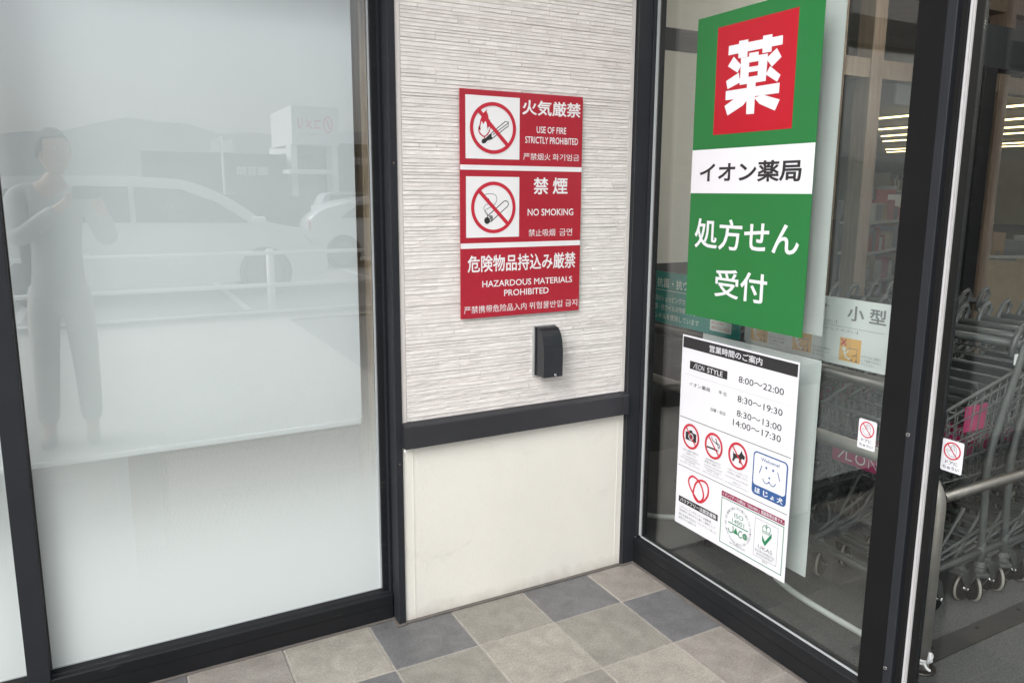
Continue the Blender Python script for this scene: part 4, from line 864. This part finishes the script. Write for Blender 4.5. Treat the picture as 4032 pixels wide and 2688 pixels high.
dv=vehicle('dark_van','dark boxy van parked behind the white minivan',-1.6,2.35,-13.2,1.7,1.42,.9,
 [(.0,.3),(.0,.8),(.02,1.3),(.05,1.42),(.5,1.45),(.9,1.42),(.96,1.2),(1.0,.85),(1.0,.4),(.97,.24),(.5,.2),(.03,.24)],
 [('side_window',[(.08,.95),(.09,1.3),(.5,1.32),(.5,.95)]),('front_window',[(.53,.95),(.53,1.32),(.86,1.3),(.92,.95)])],CARDARK,(.18,.8),.3)
sdn=vehicle('white_sedan','white hatchback parked to the right of the dark van',2.0,6.2,-12.5,1.74,1.42,.9,
 [(.0,.35),(.0,.8),(.03,1.05),(.15,1.25),(.35,1.40),(.5,1.42),(.62,1.36),(.78,1.05),(.93,.88),(.99,.7),(1.0,.4),(.98,.22),(.5,.19),(.03,.22)],
 [('rear_window',[(.16,1.0),(.24,1.24),(.38,1.32),(.40,.98)]),('front_window',[(.42,.98),(.40,1.33),(.58,1.31),(.72,1.0)])],CARWHITE,(.17,.82),.31)
mb=MB(); mb.box(2.02,2.05,-12.62,-12.5,.75,.95,mat('tail_lamp',(.5,.05,.02),.3),.01); part(mb,'tail_light',sdn)
# home centre across the car park (true left-right order, its reflection reads mirrored)
DKB=mat('dark_cladding',(.06,.06,.065),.7,0,.08,.5); WHB=mat('white_cladding',(.72,.72,.73),.6,0,.03,.4)
YB=-64
st=empty('home_centre',(13,YB-10,0),'dark low home centre with a white sign tower across the car park','building')
mb=MB(); mb.box(1.5,12.6,YB-30,YB,0,4.5,DKB); part(mb,'garden_wing',st)
mb=MB(); mb.box(17.0,40,YB-30,YB,0,5.6,DKB); mb.box(17,40,YB-30,YB+.05,5.6,6.6,WHB); part(mb,'main_hall',st)
mb=MB(); mb.box(13.0,17.0,YB-8,YB+.6,5.4,8.5,WHB); mb.box(13.0,13.5,YB-2,YB,0,5.4,WHB); mb.box(16.5,17.0,YB-2,YB,0,5.4,WHB); mb.box(13.5,16.5,YB-3,YB-2.5,0,5.4,CARGLASS); part(mb,'sign_tower',st)
mb=MB(); mb.box(12.2,16.0,YB+.2,YB+3,2.9,3.25,WHB); part(mb,'entrance_canopy',st)
class FarPrint(Print): pass
# seen from the terrace (looking towards -y) right is -x
p=Print(st,(17.0,YB+.6,8.5),(-1,0,0),(0,1,0)); REDM=mat('store_red',(.62,.04,.04),.5)
p.h=.05; p.begin(60); p.text('コメリ',(1.55,1.0,3.5,1.9),REDM,.03); p.text('ハード&グリーン',(1.6,2.15,3.3,2.45),DGREEN,.01); p.ring(.95,1.45,.42,.7,.12,REDM,36); p.stroke([(.82,1.8),(.95,1.3),(1.1,1.05)],.16,REDM); p.end('fascia_lettering')
p=Print(st,(12.6,YB,4.5),(-1,0,0),(0,1,0)); p.begin(100); p.text('園芸館',(1.6,1.0,4.1,1.75),WHB,.02); p.end('fascia_lettering')
p=Print(st,(24,YB,5.6),(-1,0,0),(0,1,0)); p.begin(100); p.text('資材館',(3.6,1.1,5.7,1.8),WHB,.02); p.end('fascia_lettering')
lampst=empty('pole_sign',(4.9,-45,0),'small twin panel pole sign in the middle of the car park','sign')
mb=MB(); mb.tube([(4.9,-45,0),(4.9,-45,4.6)],.07,PAINTW,8); part(mb,'pole',lampst)
for s in (-1,1):
    mb=MB(); mb.box(4.9+s*.35-.25,4.9+s*.35+.25,-45.05,-44.95,3.7,4.4,PAINTW,.02); part(mb,'panel',lampst)
rnd=random.Random(11)
far=[]
for k in range(7):
    x=-22+k*5.2+rnd.uniform(-1,1); y=-30-rnd.uniform(0,8)
    far.append((x,y))
vw=None
for k,(x,y) in enumerate(far):
    body=[CARWHITE,CARDARK,mat('car_silver',(.4,.41,.43),.3,.6),CARWHITE][k%4]
    v=vehicle('parked_car','small parked car far across the car park, '+ordn[k]+' from the left',x,x+3.9,y,1.68,1.45,.9,[(.0,.35),(.0,.8),(.04,1.15),(.12,1.42),(.5,1.48),(.64,1.4),(.78,1.05),(.94,.9),(1.0,.7),(1.0,.4),(.97,.22),(.5,.19),(.03,.22)],
      [('side_window',[(.10,.98),(.15,1.32),(.56,1.36),(.72,1.0)])],body,(.18,.8),.3); v['group']='parked cars far across the car park'
# hills
mb=MB(); HM=mat('hazy_wooded_hill',(.17,.185,.175),.95,0,.2,.01)  # woodland colour lightened, the distance haze is put into it
rnd=random.Random(3); N=90
def ridge(x): return 66+16*math.sin(x*.0043+1.2)+9*math.sin(x*.013+.4)+5*math.sin(x*.031)+3*math.sin(x*.07)
X=[-1700+3400*k/N for k in range(N+1)]
rows=[]
for j,(f_,y) in enumerate(((0,-950),(.55,-1020),(1.0,-1120),(.8,-1300),(0,-1700))):
    rows.append([mb.bm.verts.new((x,y+18*math.sin(x*.02+j),-2+ridge(x)*f_*(1 if j!=2 else 1))) for x in X])
for j in range(4):
    for k in range(N):
        f=mb.bm.faces.new((rows[j][k],rows[j][k+1],rows[j+1][k+1],rows[j+1][k])); f.smooth=True; f.material_index=mb.mi(HM)
mb.poly([(-2200,-1750,-1.5),(2200,-1750,-1.5),(2200,-500,-.31),(-2200,-500,-.31)],mat('far_ground',(.16,.17,.14),.95,0,.2,.01))
tag(mb.build('hills'),None,None,None,'structure')
# eave over the shop front
ev=empty('eave',(-2,-.6,3.3),'pale flat eave over the shop front and entrance','eave')
mb=MB(); mb.box(-6,.34,-.45,.30,3.302,3.5,mat('soffit_board',(.55,.54,.52),.8),0); part(mb,'soffit',ev)
mb=MB(); mb.box(-6,.34,-.51,-.45,3.25,3.55,BLACK2,.004); part(mb,'fascia',ev)

# ================================================================== photographer (seen as a reflection in the shop window)
def skin(name,verts,edges,rad,m,parent,sub=2):
    me=bpy.data.meshes.new(name); me.from_pydata(verts,edges,[]); o=bpy.data.objects.new(name,me); COL.objects.link(o)
    md=o.modifiers.new('skin','SKIN'); md.use_smooth_shade=True
    for i,v in enumerate(me.skin_vertices[0].data):
        r=rad[i]; v.radius=(r,r) if not isinstance(r,tuple) else r; v.use_root=(i==0)
    ss=o.modifiers.new('sub','SUBSURF'); ss.levels=sub; ss.render_levels=sub
    bpy.context.view_layer.update()
    me2=bpy.data.meshes.new_from_object(o.evaluated_get(bpy.context.evaluated_depsgraph_get()))
    bpy.data.objects.remove(o); me2.materials.clear(); me2.materials.append(m)
    for f in me2.polygons: f.use_smooth=True
    n=bpy.data.objects.new(name,me2); COL.objects.link(n)
    if parent is not None: n.parent=parent; n.location=-wpos(parent)
    return n
def chain(lists):
    """lists of [(point, radius)...]; a first point equal to an existing one joins on"""
    V=[];E_=[];Rr=[]
    def idx(p,r):
        for i,q in enumerate(V):
            if (Vector(q)-Vector(p)).length<1e-4: return i
        V.append(p);Rr.append(r);return len(V)-1
    for l in lists:
        a=None
        for p_,r in l:
            i=idx(tuple(p_),r)
            if a is not None: E_.append((a,i))
            a=i
    return V,E_,Rr
up=-down
PH=CAMP-right*.055-up*.020-fwd*.016          # centre of the phone, its lens at the camera
HL=PH-right*.085-up*.012-fwd*.012; HR=PH+right*.080-up*.040-fwd*.016
per=empty('person',(-1.88,-2.40,0),'person in a pale shirt and dark vest holding a phone up with both hands','person')
pel=(-1.885,-2.43,.99); ch=(-1.875,-2.40,1.35); nk=(-1.862,-2.375,1.57); hd=(-1.840,-2.340,1.735)
sl=(-2.055,-2.40,1.49); sr=(-1.690,-2.41,1.49); el=(-2.06,-2.23,1.24); er=(-1.60,-2.245,1.23)
kl=(-1.985,-2.40,.52); kr=(-1.775,-2.38,.52); al=(-2.0,-2.43,.09); ar=(-1.77,-2.42,.09)
wl=HL-right*.015-up*.055-fwd*.02; wr=HR+right*.02-up*.05-fwd*.02
body=chain([[(pel,.105),((-1.88,-2.42,1.15),.10),(ch,.12),((-1.868,-2.385,1.49),.085),(nk,.055),((-1.855,-2.36,1.63),.055)],
 [((-1.868,-2.385,1.49),.085),(sl,.062),(((sl[0]+el[0])/2,(sl[1]+el[1])/2,(sl[2]+el[2])/2),.048),(el,.040),(tuple((Vector(el)+wl)/2),.037),(tuple(wl),.026),(tuple(HL-up*.02-fwd*.012),.026)],
 [((-1.868,-2.385,1.49),.085),(sr,.062),(((sr[0]+er[0])/2,(sr[1]+er[1])/2,(sr[2]+er[2])/2),.048),(er,.040),(tuple((Vector(er)+wr)/2),.037),(tuple(wr),.026),(tuple(HR-up*.02-fwd*.012),.026)],
 [(pel,.105),((-1.975,-2.43,.90),.075),(kl,.060),((-1.995,-2.43,.30),.052),(al,.036),((-2.005,-2.36,.045),.038),((-2.01,-2.28,.035),.032)],
 [(pel,.105),((-1.790,-2.43,.90),.075),(kr,.060),((-1.772,-2.42,.30),.052),(ar,.036),((-1.765,-2.35,.045),.038),((-1.76,-2.27,.035),.032)]])
skin('body',*body,SKIN,per,2)
def fingers(H,s):
    L=[]
    for k in range(4):
        b=H-up*(.022+.0*k)-fwd*.010+right*(s*(-.006))-up*(.018*k-.018)
        L=[[(tuple(H-up*.02-fwd*.012),.016),(tuple(b+right*s*.020),.0088),(tuple(b+right*s*.012-fwd*.018+up*.0),.0085),(tuple(b-right*s*(.030-.004*abs(k-1.5))-fwd*.014),.0075)]]
        yield L[0]
    yield [(tuple(H-up*.02-fwd*.012),.016),(tuple(H-up*.030-fwd*.016+right*s*.004),.0105),(tuple(H-up*.018-fwd*.028-right*s*.020),.0095),(tuple(H+up*.004-fwd*.022-right*s*.042),.0085)]
for H,s in ((HL,-1),(HR,1)): skin('hand',*chain(list(fingers(H,s))),SKIN,per,1)
# head
bm_=MB(); bmesh.ops.create_uvsphere(bm_.bm,u_segments=28,v_segments=20,radius=1)
Mh=Matrix.Translation(hd)@Matrix.Rotation(R(-28),4,'Z')@Matrix.Rotation(R(8),4,'X')
for v in bm_.bm.verts:
    x,y,z=v.co; fx_=1-.12*max(0,-z); yy=y*.098; 
    nose=math.exp(-((x/.16)**2+((z+.12)/.28)**2))*(.026 if y>0 else 0); brow=math.exp(-((z-.22)/.12)**2)*(.004 if y>.3 else 0); eye=-.006*math.exp(-(((abs(x)-.36)/.14)**2+((z-.08)/.1)**2))*(1 if y>.3 else 0); mouth=.004*math.exp(-((x/.28)**2+((z+.48)/.09)**2))*(1 if y>0 else 0)
    chin=.012*math.exp(-((x/.35)**2+((z+.85)/.2)**2))*(1 if y>0 else 0)
    v.co=Mh@Vector((x*.077*fx_,yy+nose+brow+eye+mouth+chin,z*.122))
for f in bm_.bm.faces: f.smooth=True
hdo=bm_.build('head',per,m=SKIN); hdo.data.materials.clear(); hdo.data.materials.append(SKIN)
for s in (-1,1):
    mb=MB(); mb.tube([Mh@Vector((s*.078,-.004+.02*math.cos(R(a)),.0+.032*math.sin(R(a)))) for a in range(0,360,30)],.007,SKIN,8,True); mb.poly([Mh@Vector((s*.077,-.004+.018*math.cos(R(a)),.03*math.sin(R(a)))) for a in range(0,360,30)],SKIN); o=mb.build('ear',hdo)
    mb=MB(); mb.disc(Mh@Vector((s*.029,.0885,.012)),Mh.to_3x3()@Vector((0,1,0)),.011,.004,WHITEP,12); mb.disc(Mh@Vector((s*.029,.091,.012)),Mh.to_3x3()@Vector((0,1,0)),.0055,.003,RUB,10); mb.build('eye',hdo)
mb=MB(); mb.tube([Mh@Vector((x,.099+.004*math.cos(x*60)-abs(x)*.35,-.058)) for x in (-.024,-.012,0,.012,.024)],[.002,.004,.005,.004,.002],mat('lips',(.42,.2,.17),.5),8); mb.build('mouth',hdo)
hb=MB(); bmesh.ops.create_uvsphere(hb.bm,u_segments=30,v_segments=22,radius=1)
rnd=random.Random(2); dele=[]
for v in hb.bm.verts:
    x,y,z=v.co
    if z<-.25 or (y>.35 and z<.42) or (y>-.05 and abs(x)>.4 and z<.0): dele.append(v)
    k=1+rnd.uniform(-.02,.05); v.co=Mh@Vector((x*.088*k,(y*.110-.006)*k,z*.137*k+.002))
bmesh.ops.delete(hb.bm,geom=dele,context='VERTS')
for f in hb.bm.faces: f.smooth=True
ho=hb.build('hair',hdo); ho.data.materials.append(HAIR); sm=ho.modifiers.new('solid','SOLIDIFY'); sm.thickness=.012; sm.offset=-1
# clothes
mid=lambda a,b,t:tuple(Vector(a).lerp(Vector(b),t))
shirt=chain([[((-1.886,-2.43,.86),.165),((-1.885,-2.43,.95),.163),((-1.88,-2.42,1.13),.140),(ch,.155),((-1.868,-2.388,1.48),.105)],[((-1.868,-2.388,1.48),.105),(sl,.080),(mid(sl,el,.6),.066),(el,.062),(mid(el,wl,.55),.052),(mid(el,wl,.85),.044)],[((-1.868,-2.388,1.48),.105),(sr,.080),(mid(sr,er,.6),.066),(er,.062),(mid(er,wr,.55),.052),(mid(er,wr,.85),.044)]])
skin('shirt',*shirt,SHIRT,per,2)
vest=chain([[((-1.975,-2.445,.95),.085),((-1.985,-2.445,1.12),.085),((-1.985,-2.43,1.30),.09),((-1.975,-2.41,1.48),.07)]])
skin('vest',*vest,VEST,per,2)
tr=chain([[((-1.885,-2.43,1.06),.140),((-1.885,-2.43,.99),.148),((-1.885,-2.43,.93),.148),((-1.975,-2.43,.86),.104),(kl,.078),((-1.995,-2.43,.30),.070),((-2.0,-2.43,.11),.062)],[((-1.885,-2.43,.93),.148),((-1.790,-2.43,.86),.104),(kr,.078),((-1.772,-2.42,.30),.070),((-1.77,-2.42,.11),.062)]])
skin('trousers',*tr,TROUS,per,2)
for a,t in ((al,(-2.012,-2.26,.03)),(ar,(-1.758,-2.25,.03))):
    skin('shoe',*chain([[((a[0],a[1]-.03,.035),.040),((a[0],a[1]+.05,.037),.044),(t,.040)]]),mat('grey_shoe',(.30,.30,.30),.7),per,2)
# phone
Mp=Matrix(((right.x,-down.x,-fwd.x,PH.x),(right.y,-down.y,-fwd.y,PH.y),(right.z,-down.z,-fwd.z,PH.z),(0,0,0,1)))
ph=empty('phone',PH,'black phone held up sideways in front of the photographer','phone')
mb=MB(); mb.prism([Mp@Vector((a,b,-.004)) for a,b in rr(-.075,-.036,.075,.036,.010)],Mp.to_3x3()@Vector((0,0,.008)),PHONE,.0012); part(mb,'case',ph)
mb=MB(); mb.prism([Mp@Vector((a,b,.0042)) for a,b in rr(-.071,-.033,.071,.033,.007)],Mp.to_3x3()@Vector((0,0,.0004)),CARGLASS); part(mb,'screen',ph)
